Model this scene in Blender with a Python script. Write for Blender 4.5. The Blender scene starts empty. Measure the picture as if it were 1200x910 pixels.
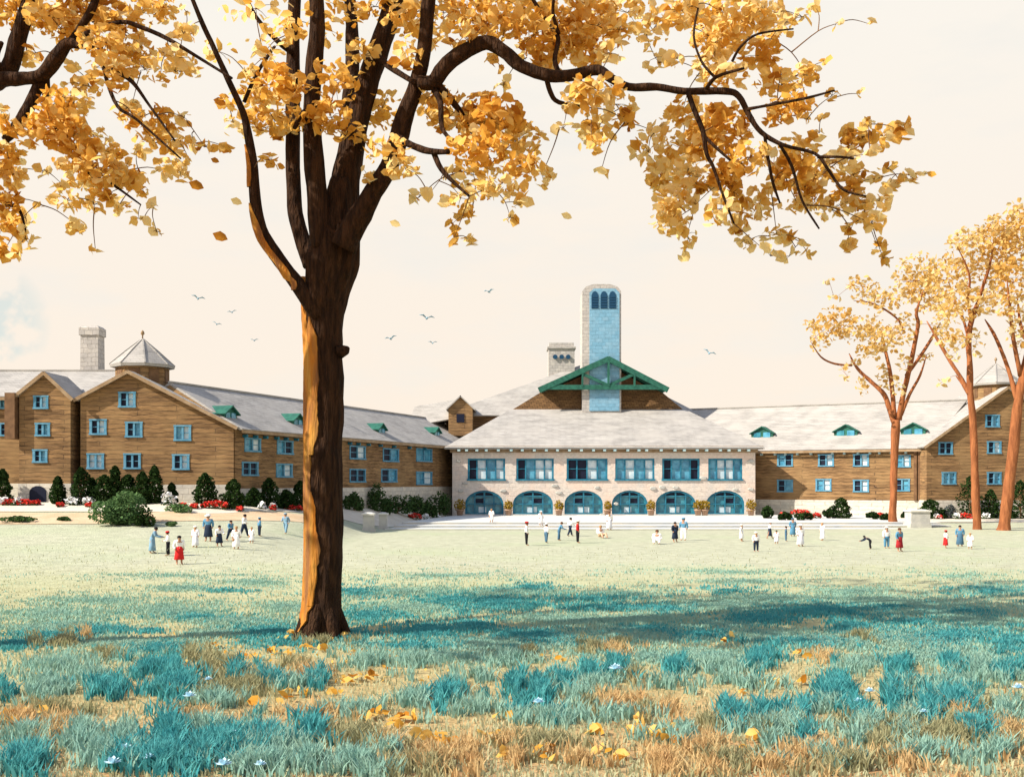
import bpy, bmesh, math, random
import numpy as np
from mathutils import Vector, Matrix, noise
from mathutils.geometry import tessellate_polygon

R = random.Random(7)
NR = np.random.default_rng(11)
SC = bpy.context.scene
COL = SC.collection
F, HZ, ZC = 1300.0, 565.0, 4.9          # focal length in photo pixels, horizon row, eye height


# ------------------------------------------------------------------ helpers
def lin(r, g, b):
    def c(v):
        v /= 255.0
        return v / 12.92 if v <= 0.04045 else ((v + 0.055) / 1.055) ** 2.4
    return (c(r), c(g), c(b), 1.0)


def sm(x, a, b):
    t = min(1.0, max(0.0, (x - a) / (b - a)))
    return t * t * (3 - 2 * t)


TX0, TX1, TY0, TY1, TZ = -12.8, 45.5, 112.0, 145.6, 0.66   # terrace before the pavilion


def ground(x, y):
    t = min(1.0, max(0.0, (y - 58) / 40.0)) ** 1.5
    q = -12.8 + 5.8 * max(0.0, y - 112) / 33 - x          # how far left of the terrace
    z = 0.12 + t * (1.35 * sm(q, 0.3, 6) + 1.6 * sm(q, 0, 16))
    z += 0.35 * sm(x, 25, 50) * sm(y, 95, 135)
    z += 0.10 * math.sin(x * 0.21 + 0.7) * math.sin(y * 0.17) * (1 - sm(y, 60, 90)) * sm(y, 8, 20)
    return z


def tx0(y): return TX0 + 5.8 * (y - 112) / 33


def height(x, y):
    z = ground(x, y)
    if tx0(y) < x < TX1 and TY0 < y < TY1:
        k = 0
        if y > TY0: k = 0.22
        if y > TY0 + 3: k = 0.44
        if y > TY0 + 6: k = TZ
        z = max(z, k)
    return z


def P(px, py, d):
    return Vector(((px - 600) / F * d, d, ZC + (HZ - py) / F * d))


def at(px, py):
    """Where the ground is met in the direction of a photo pixel."""
    lo = 8.0
    d = lo
    while d < 400:
        if ZC + (HZ - py) / F * d <= height((px - 600) / F * d, d):
            break
        d += 0.5
    a, b = d - 0.5, d
    for _ in range(14):
        m = (a + b) / 2
        if ZC + (HZ - py) / F * m <= height((px - 600) / F * m, m): b = m
        else: a = m
    x = (px - 600) / F * b
    return Vector((x, b, height(x, b)))


def link(name, me, parent=None, loc=None):
    o = bpy.data.objects.new(name, me)
    COL.objects.link(o)
    if parent is not None: o.parent = parent
    if loc is not None: o.location = loc
    return o


def thing(name, label, cat, loc=(0, 0, 0), group=None, rz=0.0):
    o = bpy.data.objects.new(name, None)
    COL.objects.link(o)
    o.empty_display_size = 0.2
    o.location = loc
    o.rotation_euler = (0, 0, rz)
    o['label'] = label
    o['category'] = cat
    if group: o['group'] = group
    return o


def tag(o, label, cat, group=None):
    o['label'] = label
    o['category'] = cat
    if group: o['group'] = group
    return o


class MB:
    """Collects faces for ONE mesh object."""
    def __init__(s):
        s.v, s.f, s.m = [], [], []

    def add(s, vs, fs, m=0):
        n = len(s.v)
        s.v += [tuple(v) for v in vs]
        s.f += [tuple(i + n for i in f) for f in fs]
        s.m += [m] * len(fs)

    def hexa(s, p, m=0):      # 8 corners: bottom 4, top 4
        s.add(p, [(3, 2, 1, 0), (4, 5, 6, 7), (0, 1, 5, 4), (1, 2, 6, 5), (2, 3, 7, 6), (3, 0, 4, 7)], m)

    def box(s, x0, x1, y0, y1, z0, z1, m=0):
        s.hexa([(x0, y0, z0), (x1, y0, z0), (x1, y1, z0), (x0, y1, z0),
                (x0, y0, z1), (x1, y0, z1), (x1, y1, z1), (x0, y1, z1)], m)

    def bar(s, a, b, w, h, m=0):
        a, b = Vector(a), Vector(b)
        t = (b - a).normalized()
        up = Vector((0, 0, 1)) if abs(t.z) < 0.95 else Vector((0, 1, 0))
        r = t.cross(up).normalized()
        u = r.cross(t)
        q = []
        for c in (a, b):
            q += [c - r * w / 2 - u * h / 2, c + r * w / 2 - u * h / 2, c + r * w / 2 + u * h / 2, c - r * w / 2 + u * h / 2]
        s.hexa(q, m)

    def slab(s, quad, t, m=0):     # a roof plane of thickness t below the given quad/polygon
        q = [Vector(p) for p in quad]
        n = (q[1] - q[0]).cross(q[2] - q[0]).normalized()
        if n.z < 0: n = -n
        low = [p - n * t for p in q]
        k = len(q)
        fs = [tuple(range(k)), tuple(reversed(range(k, 2 * k)))]
        fs += [(i, (i + 1) % k, k + (i + 1) % k, k + i) for i in range(k)]
        s.add(q + low, fs, m)

    def lathe(s, prof, seg=12, m=0, c=(0, 0, 0), phase=0.0):
        vs, fs = [], []
        for r, z in prof:
            for i in range(seg):
                a = phase + 2 * math.pi * i / seg
                vs.append((c[0] + r * math.cos(a), c[1] + r * math.sin(a), c[2] + z))
        for j in range(len(prof) - 1):
            for i in range(seg):
                fs.append((j * seg + i, j * seg + (i + 1) % seg, (j + 1) * seg + (i + 1) % seg, (j + 1) * seg + i))
        fs.append(tuple(reversed(range(seg))))
        fs.append(tuple(range((len(prof) - 1) * seg, len(prof) * seg)))
        s.add(vs, fs, m)

    def tube(s, pts, rad, seg=8, m=0, rough=0.0, seed=0.0):
        pts = [Vector(p) for p in pts]
        n = len(pts)
        vs, fs = [], []
        ref = Vector((0.13, 1, 0.07))
        for i in range(n):
            t = (pts[min(n - 1, i + 1)] - pts[max(0, i - 1)]).normalized()
            r = t.cross(ref)
            if r.length < 0.05: r = t.cross(Vector((1, 0, 0)))
            r.normalize()
            u = r.cross(t)
            for k in range(seg):
                a = 2 * math.pi * k / seg
                d = r * math.cos(a) + u * math.sin(a)
                q = 1.0
                if rough:
                    w = pts[i] + d * rad[i]
                    q += rough * noise.noise(Vector((w.x * 2.2 + seed, w.y * 2.2, w.z * 0.55)))
                    q += rough * 0.6 * noise.noise(Vector((w.x * 6 + seed, w.y * 6, w.z * 1.3)))
                vs.append(pts[i] + d * rad[i] * q)
        for i in range(n - 1):
            for k in range(seg):
                fs.append((i * seg + k, i * seg + (k + 1) % seg, (i + 1) * seg + (k + 1) % seg, (i + 1) * seg + k))
        fs.append(tuple(reversed(range(seg))))
        fs.append(tuple(range((n - 1) * seg, n * seg)))
        s.add(vs, fs, m)

    def build(s, name, mats, parent=None, smooth=False, loc=None):
        me = bpy.data.meshes.new(name)
        me.from_pydata(s.v, [], s.f)
        if not isinstance(mats, (list, tuple)): mats = [mats]
        for m in mats: me.materials.append(m)
        me.polygons.foreach_set('material_index', s.m)
        bm = bmesh.new()
        bm.from_mesh(me)
        bmesh.ops.recalc_face_normals(bm, faces=bm.faces)
        bm.to_mesh(me)
        bm.free()
        if smooth: me.polygons.foreach_set('use_smooth', [True] * len(me.polygons))
        me.update()
        return link(name, me, parent, loc)


def np_mesh(name, V, quads, mats, mi=None, parent=None, tris=None, loc=None):
    """Fast mesh from numpy arrays."""
    me = bpy.data.meshes.new(name)
    nq = len(quads)
    nt = 0 if tris is None else len(tris)
    me.vertices.add(len(V))
    me.vertices.foreach_set('co', np.ascontiguousarray(V, dtype=np.float32).ravel())
    idx = quads.ravel() if nt == 0 else np.concatenate([quads.ravel(), tris.ravel()])
    me.loops.add(len(idx))
    me.loops.foreach_set('vertex_index', idx.astype(np.int32))
    me.polygons.add(nq + nt)
    st = np.concatenate([np.arange(nq) * 4, nq * 4 + np.arange(nt) * 3]).astype(np.int32)
    me.polygons.foreach_set('loop_start', st)
    if not isinstance(mats, (list, tuple)): mats = [mats]
    for m in mats: me.materials.append(m)
    if mi is not None: me.polygons.foreach_set('material_index', np.asarray(mi, dtype=np.int32))
    me.update(calc_edges=True)
    me.validate()
    return link(name, me, parent, loc)


# ------------------------------------------------------------------ materials
def mat(name, col, rough=0.8, var=None, scale=3.0, bump=0.0, bscale=20.0, stretch=(1, 1, 1), detail=5.0, spec=0.25, var2=None, scale2=0.5):
    m = bpy.data.materials.new(name)
    m.use_nodes = True
    nt = m.node_tree
    b = nt.nodes['Principled BSDF']
    b.inputs['Roughness'].default_value = rough
    b.inputs['Specular IOR Level'].default_value = spec
    b.inputs['Base Color'].default_value = col
    tc = nt.nodes.new('ShaderNodeTexCoord')
    mp = nt.nodes.new('ShaderNodeMapping')
    mp.inputs['Scale'].default_value = stretch
    nt.links.new(tc.outputs['Object'], mp.inputs['Vector'])
    out = None
    if var is not None:
        n = nt.nodes.new('ShaderNodeTexNoise')
        n.inputs['Scale'].default_value = scale
        n.inputs['Detail'].default_value = detail
        nt.links.new(mp.outputs[0], n.inputs['Vector'])
        r = nt.nodes.new('ShaderNodeValToRGB')
        r.color_ramp.elements[0].position = 0.38
        r.color_ramp.elements[1].position = 0.64
        r.color_ramp.elements[0].color = col
        r.color_ramp.elements[1].color = var
        nt.links.new(n.outputs['Fac'], r.inputs[0])
        out = r.outputs[0]
        if var2 is not None:
            n2 = nt.nodes.new('ShaderNodeTexNoise')
            n2.inputs['Scale'].default_value = scale2
            n2.inputs['Detail'].default_value = 4
            nt.links.new(mp.outputs[0], n2.inputs['Vector'])
            mx = nt.nodes.new('ShaderNodeMix')
            mx.data_type = 'RGBA'
            rr = nt.nodes.new('ShaderNodeMapRange')
            rr.inputs[1].default_value = 0.45
            rr.inputs[2].default_value = 0.65
            nt.links.new(n2.outputs['Fac'], rr.inputs[0])
            nt.links.new(rr.outputs[0], mx.inputs[0])
            nt.links.new(out, mx.inputs[6])
            mx.inputs[7].default_value = var2
            out = mx.outputs[2]
        nt.links.new(out, b.inputs['Base Color'])
    if bump:
        n = nt.nodes.new('ShaderNodeTexNoise')
        n.inputs['Scale'].default_value = bscale
        n.inputs['Detail'].default_value = 6
        nt.links.new(mp.outputs[0], n.inputs['Vector'])
        bp = nt.nodes.new('ShaderNodeBump')
        bp.inputs['Strength'].default_value = bump
        bp.inputs['Distance'].default_value = 0.1
        nt.links.new(n.outputs['Fac'], bp.inputs['Height'])
        nt.links.new(bp.outputs[0], b.inputs['Normal'])
    return m


def leaf_mat(name, c1, c2, scale=1.3, trans=0.5):
    m = bpy.data.materials.new(name)
    m.use_nodes = True
    nt = m.node_tree
    nt.nodes.remove(nt.nodes['Principled BSDF'])
    out = nt.nodes['Material Output']
    tc = nt.nodes.new('ShaderNodeTexCoord')
    n = nt.nodes.new('ShaderNodeTexNoise')
    n.inputs['Scale'].default_value = scale * 2.2
    n.inputs['Detail'].default_value = 6
    nt.links.new(tc.outputs['Object'], n.inputs['Vector'])
    r = nt.nodes.new('ShaderNodeValToRGB')
    r.color_ramp.elements[0].position = 0.36
    r.color_ramp.elements[1].position = 0.64
    r.color_ramp.elements[0].color = c1
    r.color_ramp.elements[1].color = c2
    nt.links.new(n.outputs['Fac'], r.inputs[0])
    d = nt.nodes.new('ShaderNodeBsdfDiffuse')
    t = nt.nodes.new('ShaderNodeBsdfTranslucent')
    mx = nt.nodes.new('ShaderNodeMixShader')
    mx.inputs[0].default_value = trans
    nt.links.new(r.outputs[0], d.inputs[0])
    nt.links.new(r.outputs[0], t.inputs[0])
    nt.links.new(d.outputs[0], mx.inputs[1])
    nt.links.new(t.outputs[0], mx.inputs[2])
    nt.links.new(mx.outputs[0], out.inputs[0])
    return m


def course_mat(name, c1, c2, seam, bw, bh, mortar, var=0.5, bump=0.5, grain=(0.25, 0.25, 3.0), wob=0.06, blotch=None, bias=0.0):
    """Logs / shingles / stones laid in courses. Uses (x+y, z) of the object."""
    m = bpy.data.materials.new(name)
    m.use_nodes = True
    nt = m.node_tree
    L = nt.links.new
    b = nt.nodes['Principled BSDF']
    b.inputs['Roughness'].default_value = 0.9
    b.inputs['Specular IOR Level'].default_value = 0.15
    tc = nt.nodes.new('ShaderNodeTexCoord')
    sp = nt.nodes.new('ShaderNodeSeparateXYZ')
    L(tc.outputs['Object'], sp.inputs[0])
    ad = nt.nodes.new('ShaderNodeMath')
    ad.operation = 'ADD'
    L(sp.outputs[0], ad.inputs[0])
    L(sp.outputs[1], ad.inputs[1])
    cb = nt.nodes.new('ShaderNodeCombineXYZ')
    L(ad.outputs[0], cb.inputs[0])
    L(sp.outputs[2], cb.inputs[1])
    nz = nt.nodes.new('ShaderNodeTexNoise')
    nz.inputs['Scale'].default_value = 0.9
    nz.inputs['Detail'].default_value = 3
    L(tc.outputs['Object'], nz.inputs['Vector'])
    va = nt.nodes.new('ShaderNodeVectorMath')
    va.operation = 'SCALE'
    va.inputs['Scale'].default_value = wob * 4
    L(nz.outputs['Color'], va.inputs[0])
    vb = nt.nodes.new('ShaderNodeVectorMath')
    vb.operation = 'ADD'
    L(cb.outputs[0], vb.inputs[0])
    L(va.outputs[0], vb.inputs[1])
    br = nt.nodes.new('ShaderNodeTexBrick')
    br.inputs['Scale'].default_value = 1.0
    br.inputs['Color1'].default_value = c1
    br.inputs['Color2'].default_value = c2
    br.inputs['Mortar'].default_value = seam
    br.inputs['Mortar Size'].default_value = mortar
    br.inputs['Mortar Smooth'].default_value = 0.4
    br.inputs['Bias'].default_value = bias
    br.inputs['Brick Width'].default_value = bw
    br.inputs['Row Height'].default_value = bh
    L(vb.outputs[0], br.inputs['Vector'])
    mp = nt.nodes.new('ShaderNodeMapping')
    mp.inputs['Scale'].default_value = grain
    L(tc.outputs['Object'], mp.inputs[0])
    n2 = nt.nodes.new('ShaderNodeTexNoise')
    n2.inputs['Scale'].default_value = 2.0
    n2.inputs['Detail'].default_value = 7
    n2.inputs['Roughness'].default_value = 0.65
    L(mp.outputs[0], n2.inputs['Vector'])
    mr = nt.nodes.new('ShaderNodeMapRange')
    mr.inputs[1].default_value = 0.3
    mr.inputs[2].default_value = 0.7
    mr.inputs[3].default_value = 1 - var
    mr.inputs[4].default_value = 1 + var * 0.6
    L(n2.outputs['Fac'], mr.inputs[0])
    mu = nt.nodes.new('ShaderNodeMix')
    mu.data_type = 'RGBA'
    mu.blend_type = 'MULTIPLY'
    mu.inputs[0].default_value = 1
    L(br.outputs['Color'], mu.inputs[6])
    L(mr.outputs[0], mu.inputs[7])
    col = mu.outputs[2]
    if blotch is not None:
        n3 = nt.nodes.new('ShaderNodeTexNoise')
        n3.inputs['Scale'].default_value = 0.35
        n3.inputs['Detail'].default_value = 4
        L(tc.outputs['Object'], n3.inputs['Vector'])
        m3 = nt.nodes.new('ShaderNodeMapRange')
        m3.inputs[1].default_value = 0.45
        m3.inputs[2].default_value = 0.68
        m3.inputs[4].default_value = 0.6
        L(n3.outputs['Fac'], m3.inputs[0])
        x3 = nt.nodes.new('ShaderNodeMix')
        x3.data_type = 'RGBA'
        L(m3.outputs[0], x3.inputs[0])
        L(col, x3.inputs[6])
        x3.inputs[7].default_value = blotch
        col = x3.outputs[2]
    L(col, b.inputs['Base Color'])
    bp = nt.nodes.new('ShaderNodeBump')
    bp.inputs['Strength'].default_value = bump
    bp.inputs['Distance'].default_value = 0.06
    iv = nt.nodes.new('ShaderNodeMath')
    iv.operation = 'SUBTRACT'
    L(n2.outputs['Fac'], iv.inputs[0])
    L(br.outputs['Fac'], iv.inputs[1])
    L(iv.outputs[0], bp.inputs['Height'])
    L(bp.outputs[0], b.inputs['Normal'])
    return m


def glass_mat(name, col, rough=0.12, var=None):
    return mat(name, col, rough, var=var, scale=1.4, spec=0.6)


M = {}
M['log'] = course_mat('brown_log_wall', (0.28, 0.168, 0.078, 1), (0.19, 0.113, 0.055, 1), (0.085, 0.054, 0.035, 1), 7.0, 0.40, 0.03, var=0.62, blotch=(0.31, 0.20, 0.095, 1), wob=0.11, grain=(0.35, 0.35, 3.0))
M['stone'] = course_mat('pale_fieldstone', (0.62, 0.555, 0.49, 1), (0.54, 0.50, 0.46, 1), (0.58, 0.52, 0.46, 1), 0.95, 0.55, 0.05, var=0.2, grain=(1.2, 1.2, 1.6), wob=0.11, blotch=(0.68, 0.50, 0.40, 1))
M['plinth'] = course_mat('cream_stone_base', (0.60, 0.56, 0.48, 1), (0.50, 0.48, 0.43, 1), (0.42, 0.38, 0.33, 1), 1.1, 0.5, 0.03, var=0.2, grain=(1, 1, 1.4), wob=0.08)
M['shingle'] = course_mat('grey_roof_shingles', (0.39, 0.375, 0.35, 1), (0.33, 0.318, 0.30, 1), (0.20, 0.185, 0.17, 1), 0.9, 0.22, 0.014, var=0.25, bump=0.4, grain=(0.2, 0.2, 0.9), wob=0.03, blotch=(0.40, 0.38, 0.35, 1))
M['brownshingle'] = course_mat('brown_wood_shingles', (0.22, 0.125, 0.055, 1), (0.15, 0.085, 0.04, 1), (0.05, 0.03, 0.018, 1), 0.7, 0.28, 0.03, var=0.4)
M['shade_blue'] = course_mat('shade_blue_stone', (0.17, 0.36, 0.50, 1), (0.22, 0.40, 0.53, 1), (0.13, 0.27, 0.38, 1), 0.9, 0.5, 0.02, var=0.2, grain=(0.8, 0.8, 1.0), wob=0.08)  # blue of the tower front's shade, put into the stone colour
M['greystone'] = course_mat('pale_grey_chimney_stone', (0.50, 0.47, 0.43, 1), (0.42, 0.40, 0.38, 1), (0.33, 0.31, 0.29, 1), 0.8, 0.45, 0.03, var=0.2, grain=(1, 1, 1), wob=0.08)
M['trim'] = mat('dark_brown_timber', (0.12, 0.065, 0.032, 1), var=(0.18, 0.10, 0.05, 1), scale=2, bump=0.3)
M['trimlite'] = mat('weathered_eave_timber', (0.25, 0.165, 0.09, 1), var=(0.33, 0.24, 0.15, 1), scale=1.5, bump=0.3)
M['green'] = mat('green_painted_timber', (0.014, 0.085, 0.062, 1), 0.7, var=(0.025, 0.135, 0.095, 1), scale=2.2, bump=0.2)
M['bluewood'] = mat('blue_painted_wood', (0.06, 0.21, 0.33, 1), 0.7, var=(0.12, 0.29, 0.41, 1), scale=2.5, bump=0.15)
M['tealwood'] = mat('teal_painted_wood', (0.012, 0.12, 0.20, 1), 0.6, var=(0.025, 0.19, 0.28, 1), scale=2.0, bump=0.15)
M['rafter'] = mat('pale_blue_rafter_paint', (0.30, 0.46, 0.50, 1), 0.7, var=(0.42, 0.55, 0.56, 1), scale=3)
M['dark'] = mat('dark_window_glass', (0.010, 0.013, 0.030, 1), 0.5, spec=0.15)
M['blueglass'] = glass_mat('blue_window_glass', (0.035, 0.20, 0.33, 1), 0.2, var=(0.09, 0.34, 0.48, 1))
M['tealglass'] = glass_mat('teal_window_glass', (0.015, 0.15, 0.22, 1), 0.2, var=(0.05, 0.27, 0.34, 1))
M['curtain'] = mat('pale_curtain_cloth', (0.42, 0.55, 0.62, 1), 0.9, var=(0.6, 0.66, 0.68, 1), scale=2)
M['louver'] = mat('dark_blue_louvres', (0.008, 0.055, 0.12, 1), 0.6)
M['step'] = mat('pale_stone_steps', (0.60, 0.58, 0.52, 1), 0.85, var=(0.50, 0.52, 0.52, 1), scale=0.5, bump=0.25, bscale=6)
M['pier'] = mat('grey_stone_pier', (0.47, 0.46, 0.42, 1), 0.85, var=(0.37, 0.37, 0.35, 1), scale=1.2, bump=0.4, bscale=6)
M['bark'] = mat('dark_furrowed_bark', (0.026, 0.014, 0.009, 1), 0.95, var=(0.062, 0.031, 0.016, 1), scale=3.2, bump=1.0, bscale=4.0, stretch=(2.6, 2.6, 0.42), spec=0.1)
for _n in M['bark'].node_tree.nodes:
    if _n.type == 'BUMP': _n.inputs['Distance'].default_value = .35
M['sunlit_bark'] = mat('sunlit_orange_bark', (0.40, 0.145, 0.020, 1), 0.9, var=(0.46, 0.245, 0.055, 1), scale=2.2, bump=0.8, bscale=5, stretch=(2, 2, 0.3), spec=0.1, var2=(0.22, 0.10, 0.04, 1), scale2=1.8)  # orange of the sunlit trunk flank, put into the bark colour
M['redbark'] = mat('reddish_brown_bark', (0.20, 0.072, 0.030, 1), 0.95, var=(0.33, 0.125, 0.05, 1), scale=1.6, bump=0.8, bscale=4, stretch=(2, 2, 0.4), spec=0.1)
GOLD = [leaf_mat('golden_leaf', (0.80, 0.50, 0.115, 1), (0.86, 0.60, 0.20, 1)),
        leaf_mat('amber_leaf', (0.66, 0.34, 0.050, 1), (0.76, 0.44, 0.09, 1)),
        leaf_mat('pale_yellow_leaf', (0.88, 0.68, 0.28, 1), (0.92, 0.76, 0.40, 1)),
        leaf_mat('russet_leaf', (0.36, 0.14, 0.02, 1), (0.50, 0.22, 0.03, 1))]
STRAW = [leaf_mat('straw_gold_leaf', (0.66, 0.43, 0.13, 1), (0.74, 0.53, 0.21, 1)),
         leaf_mat('soft_amber_leaf', (0.58, 0.33, 0.08, 1), (0.66, 0.41, 0.12, 1)),
         leaf_mat('faded_yellow_leaf', (0.76, 0.58, 0.26, 1), (0.82, 0.66, 0.35, 1))]
M['conifer'] = leaf_mat('dark_evergreen_needles', (0.012, 0.030, 0.010, 1), (0.035, 0.065, 0.018, 1), 2.0, 0.2)
M['shrub'] = leaf_mat('mid_green_leaf', (0.035, 0.075, 0.025, 1), (0.075, 0.135, 0.045, 1), 1.2, 0.3)
M['bright'] = leaf_mat('soft_green_leaf', (0.07, 0.145, 0.055, 1), (0.14, 0.23, 0.09, 1), 1.2, 0.3)
M['ochreleaf'] = leaf_mat('ochre_leaf', (0.26, 0.17, 0.02, 1), (0.40, 0.27, 0.035, 1), 3.0, 0.3)
M['greyleaf'] = leaf_mat('slate_grey_leaf', (0.06, 0.075, 0.075, 1), (0.13, 0.15, 0.15, 1), 3.0, 0.2)
M['red'] = mat('red_petals', (0.55, 0.018, 0.012, 1), 0.7, var=(0.66, 0.05, 0.03, 1), scale=4)
M['white'] = mat('white_petals', (0.78, 0.78, 0.76, 1), 0.7, var=(0.70, 0.72, 0.74, 1), scale=4)
M['paleblue'] = mat('pale_blue_petals', (0.42, 0.66, 0.80, 1), 0.7, var=(0.58, 0.76, 0.84, 1), scale=9)
M['stem'] = mat('green_stem', (0.03, 0.10, 0.06, 1), 0.8)
M['clay'] = mat('terracotta_pot', (0.33, 0.20, 0.13, 1), 0.85, var=(0.40, 0.27, 0.19, 1), scale=5)
M['bird'] = mat('blue_grey_feathers', (0.20, 0.34, 0.44, 1), 0.8, var=(0.30, 0.44, 0.52, 1), scale=6)
M['skin'] = mat('skin', (0.40, 0.22, 0.14, 1), 0.6)
M['basket'] = mat('tan_wicker', (0.42, 0.22, 0.12, 1), 0.85, var=(0.5, 0.3, 0.18, 1), scale=30)
CLOTH = {
    'white': (0.80, 0.79, 0.77, 1), 'blue': (0.08, 0.21, 0.33, 1), 'slate': (0.055, 0.12, 0.19, 1), 'navy': (0.016, 0.026, 0.05, 1),
    'red': (0.52, 0.02, 0.02, 1), 'darkred': (0.28, 0.02, 0.025, 1), 'black': (0.012, 0.012, 0.016, 1), 'greyblue': (0.16, 0.28, 0.38, 1),
    'lilac': (0.66, 0.66, 0.72, 1), 'tan': (0.5, 0.33, 0.22, 1), 'brownhair': (0.09, 0.04, 0.02, 1), 'darkhair': (0.012, 0.010, 0.012, 1), 'fairhair': (0.34, 0.19, 0.09, 1)}
for k, c in CLOTH.items():
    v = (min(1, c[0] * 1.2), min(1, c[1] * 1.2), min(1, c[2] * 1.2), 1)
    M['c_' + k] = mat('cloth_' + k, c, 0.85, var=v, scale=7, spec=0.15)


# ------------------------------------------------------------------ people (built first: they need modifier evaluation)
def skin_eval(pts, edges, rad, sub=1):
    me = bpy.data.meshes.new('tmp')
    me.from_pydata(pts, edges, [])
    o = bpy.data.objects.new('tmp', me)
    COL.objects.link(o)
    mod = o.modifiers.new('s', 'SKIN')
    mod.use_smooth_shade = True
    sv = me.skin_vertices[0].data if me.skin_vertices else None
    if sv is None:
        bm = bmesh.new()
        bm.from_mesh(me)
        bm.verts.layers.skin.verify()
        bm.to_mesh(me)
        bm.free()
        sv = me.skin_vertices[0].data
    for i, r in enumerate(rad):
        rr = (r, r) if not isinstance(r, tuple) else r
        sv[i].radius = rr
        sv[i].use_root = (i == 0)
    ss = o.modifiers.new('u', 'SUBSURF')
    ss.levels = sub
    ss.render_levels = sub
    dg = bpy.context.evaluated_depsgraph_get()
    out = bpy.data.meshes.new_from_object(o.evaluated_get(dg))
    bpy.data.objects.remove(o)
    bpy.data.meshes.remove(me)
    out.materials.clear()
    return out


POSES = {
    'stand': dict(lean=0.00, lk=(0.0, 0.0), la=(0.0, 0.0), arm=((.02, -.02), (.02, .04))),
    'walk': dict(lean=0.02, lk=(0.07, -0.05), la=(0.12, -0.14), arm=((-.06, .0), (.05, .12))),
    'lean': dict(lean=0.09, lk=(0.03, -0.02), la=(0.03, -0.05), arm=((.10, .24), (.08, .20))),
    'talk': dict(lean=0.01, lk=(0.02, -0.01), la=(0.03, -0.03), arm=((.04, .15), (.0, .02))),
    'bend': dict(lean=0.24, lk=(0.05, 0.0), la=(0.02, -0.06), arm=((.26, .30), (.25, .28))),
    'sit': dict(lean=-0.02, lk=(0, 0), la=(0, 0), arm=((.03, .10), (.03, .12))),
}
_cache = {}


def pose_joints(pose):
    """Unit-height joints: facing +Y, x is the body's side."""
    q = POSES[pose]
    L = q['lean']
    J = {}
    drop = 0.0
    if pose == 'sit': drop = -0.40
    zc = -0.10 if pose == 'bend' else 0.0
    J['pelvis'] = (0, 0, .53 + drop)
    J['waist'] = (0, L * .25, .62 + drop)
    J['chest'] = (0, L * .75, .74 + drop + zc * .5)
    J['neck'] = (0, L * 1.05 + .005, .835 + drop + zc)
    J['head0'] = (0, L * 1.2 + .012, .885 + drop + zc * 1.25)
    J['head1'] = (0, L * 1.3 + .014, .955 + drop + zc * 1.5)
    J['nose'] = (0, L * 1.25 + .066, .905 + drop + zc * 1.3)
    for i, s in enumerate((-1, 1)):
        a, h = q['arm'][i]
        J['sh', s] = (s * .105, L, .80 + drop + zc)
        J['el', s] = (s * .135, L + a * .5 - .02, .645 + drop + zc + (.02 if h > .1 else 0))
        J['wr', s] = (s * .120, L + h, (.525 if h < .1 else .60) + drop + zc)
        J['hand', s] = (s * .115, L + h + .03, (.475 if h < .1 else .585) + drop + zc)
        J['thumb', s] = (s * .085, L + h + .035, (.500 if h < .1 else .60) + drop + zc)
        J['hip', s] = (s * .055, 0, .50 + drop)
        if pose == 'sit':
            J['kn', s] = (s * .08, .24, .24)
            J['an', s] = (s * .08, .38, .05)
            J['toe', s] = (s * .09, .45, .045)
        else:
            J['kn', s] = (s * .060, q['lk'][i], .285)
            J['an', s] = (s * .062, q['la'][i], .045)
            J['toe', s] = (s * .072, q['la'][i] + .085, .020)
    return J


def chain(J, defs, edges):
    ks = list(defs)
    ix = {k: i for i, k in enumerate(ks)}
    return skin_eval([J[k] for k in ks], [(ix[a], ix[b]) for a, b in edges], [defs[k] for k in ks])


def body_parts(pose):
    if pose in _cache: return _cache[pose]
    J = pose_joints(pose)
    S = (-1, 1)
    d = {'pelvis': (.075, .055), 'waist': (.066, .048), 'chest': (.082, .056), 'neck': .030, 'head0': (.045, .052), 'head1': (.044, .050), 'nose': .008}
    e = [('pelvis', 'waist'), ('waist', 'chest'), ('chest', 'neck'), ('neck', 'head0'), ('head0', 'head1'), ('head0', 'nose')]
    for s in S:
        d.update({('sh', s): .036, ('el', s): .026, ('wr', s): .018, ('hand', s): (.017, .022), ('thumb', s): .008, ('hip', s): .055, ('kn', s): .038, ('an', s): .024, ('toe', s): .022})
        e += [('chest', ('sh', s)), (('sh', s), ('el', s)), (('el', s), ('wr', s)), (('wr', s), ('hand', s)), (('wr', s), ('thumb', s)),
              ('pelvis', ('hip', s)), (('hip', s), ('kn', s)), (('kn', s), ('an', s)), (('an', s), ('toe', s))]
    body = chain(J, d, e)
    d = {'waist': (.082, .064), 'pelvis': (.088, .068), 'chest': (.094, .068), 'neck': .038}
    e = [('pelvis', 'waist'), ('waist', 'chest'), ('chest', 'neck')]
    for s in S:
        d.update({('sh', s): .046, ('el', s): .036, ('wr', s): .027})
        e += [('chest', ('sh', s)), (('sh', s), ('el', s)), (('el', s), ('wr', s))]
    top = chain(J, d, e)
    d = {'pelvis': (.092, .070), 'waist': (.080, .060)}
    e = [('pelvis', 'waist')]
    for s in S:
        d.update({('hip', s): .066, ('kn', s): .050, ('an', s): .038})
        e += [('pelvis', ('hip', s)), (('hip', s), ('kn', s)), (('kn', s), ('an', s))]
    legs = chain(J, d, e)
    _cache[pose] = (body, top, legs, J)
    return _cache[pose]


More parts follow.
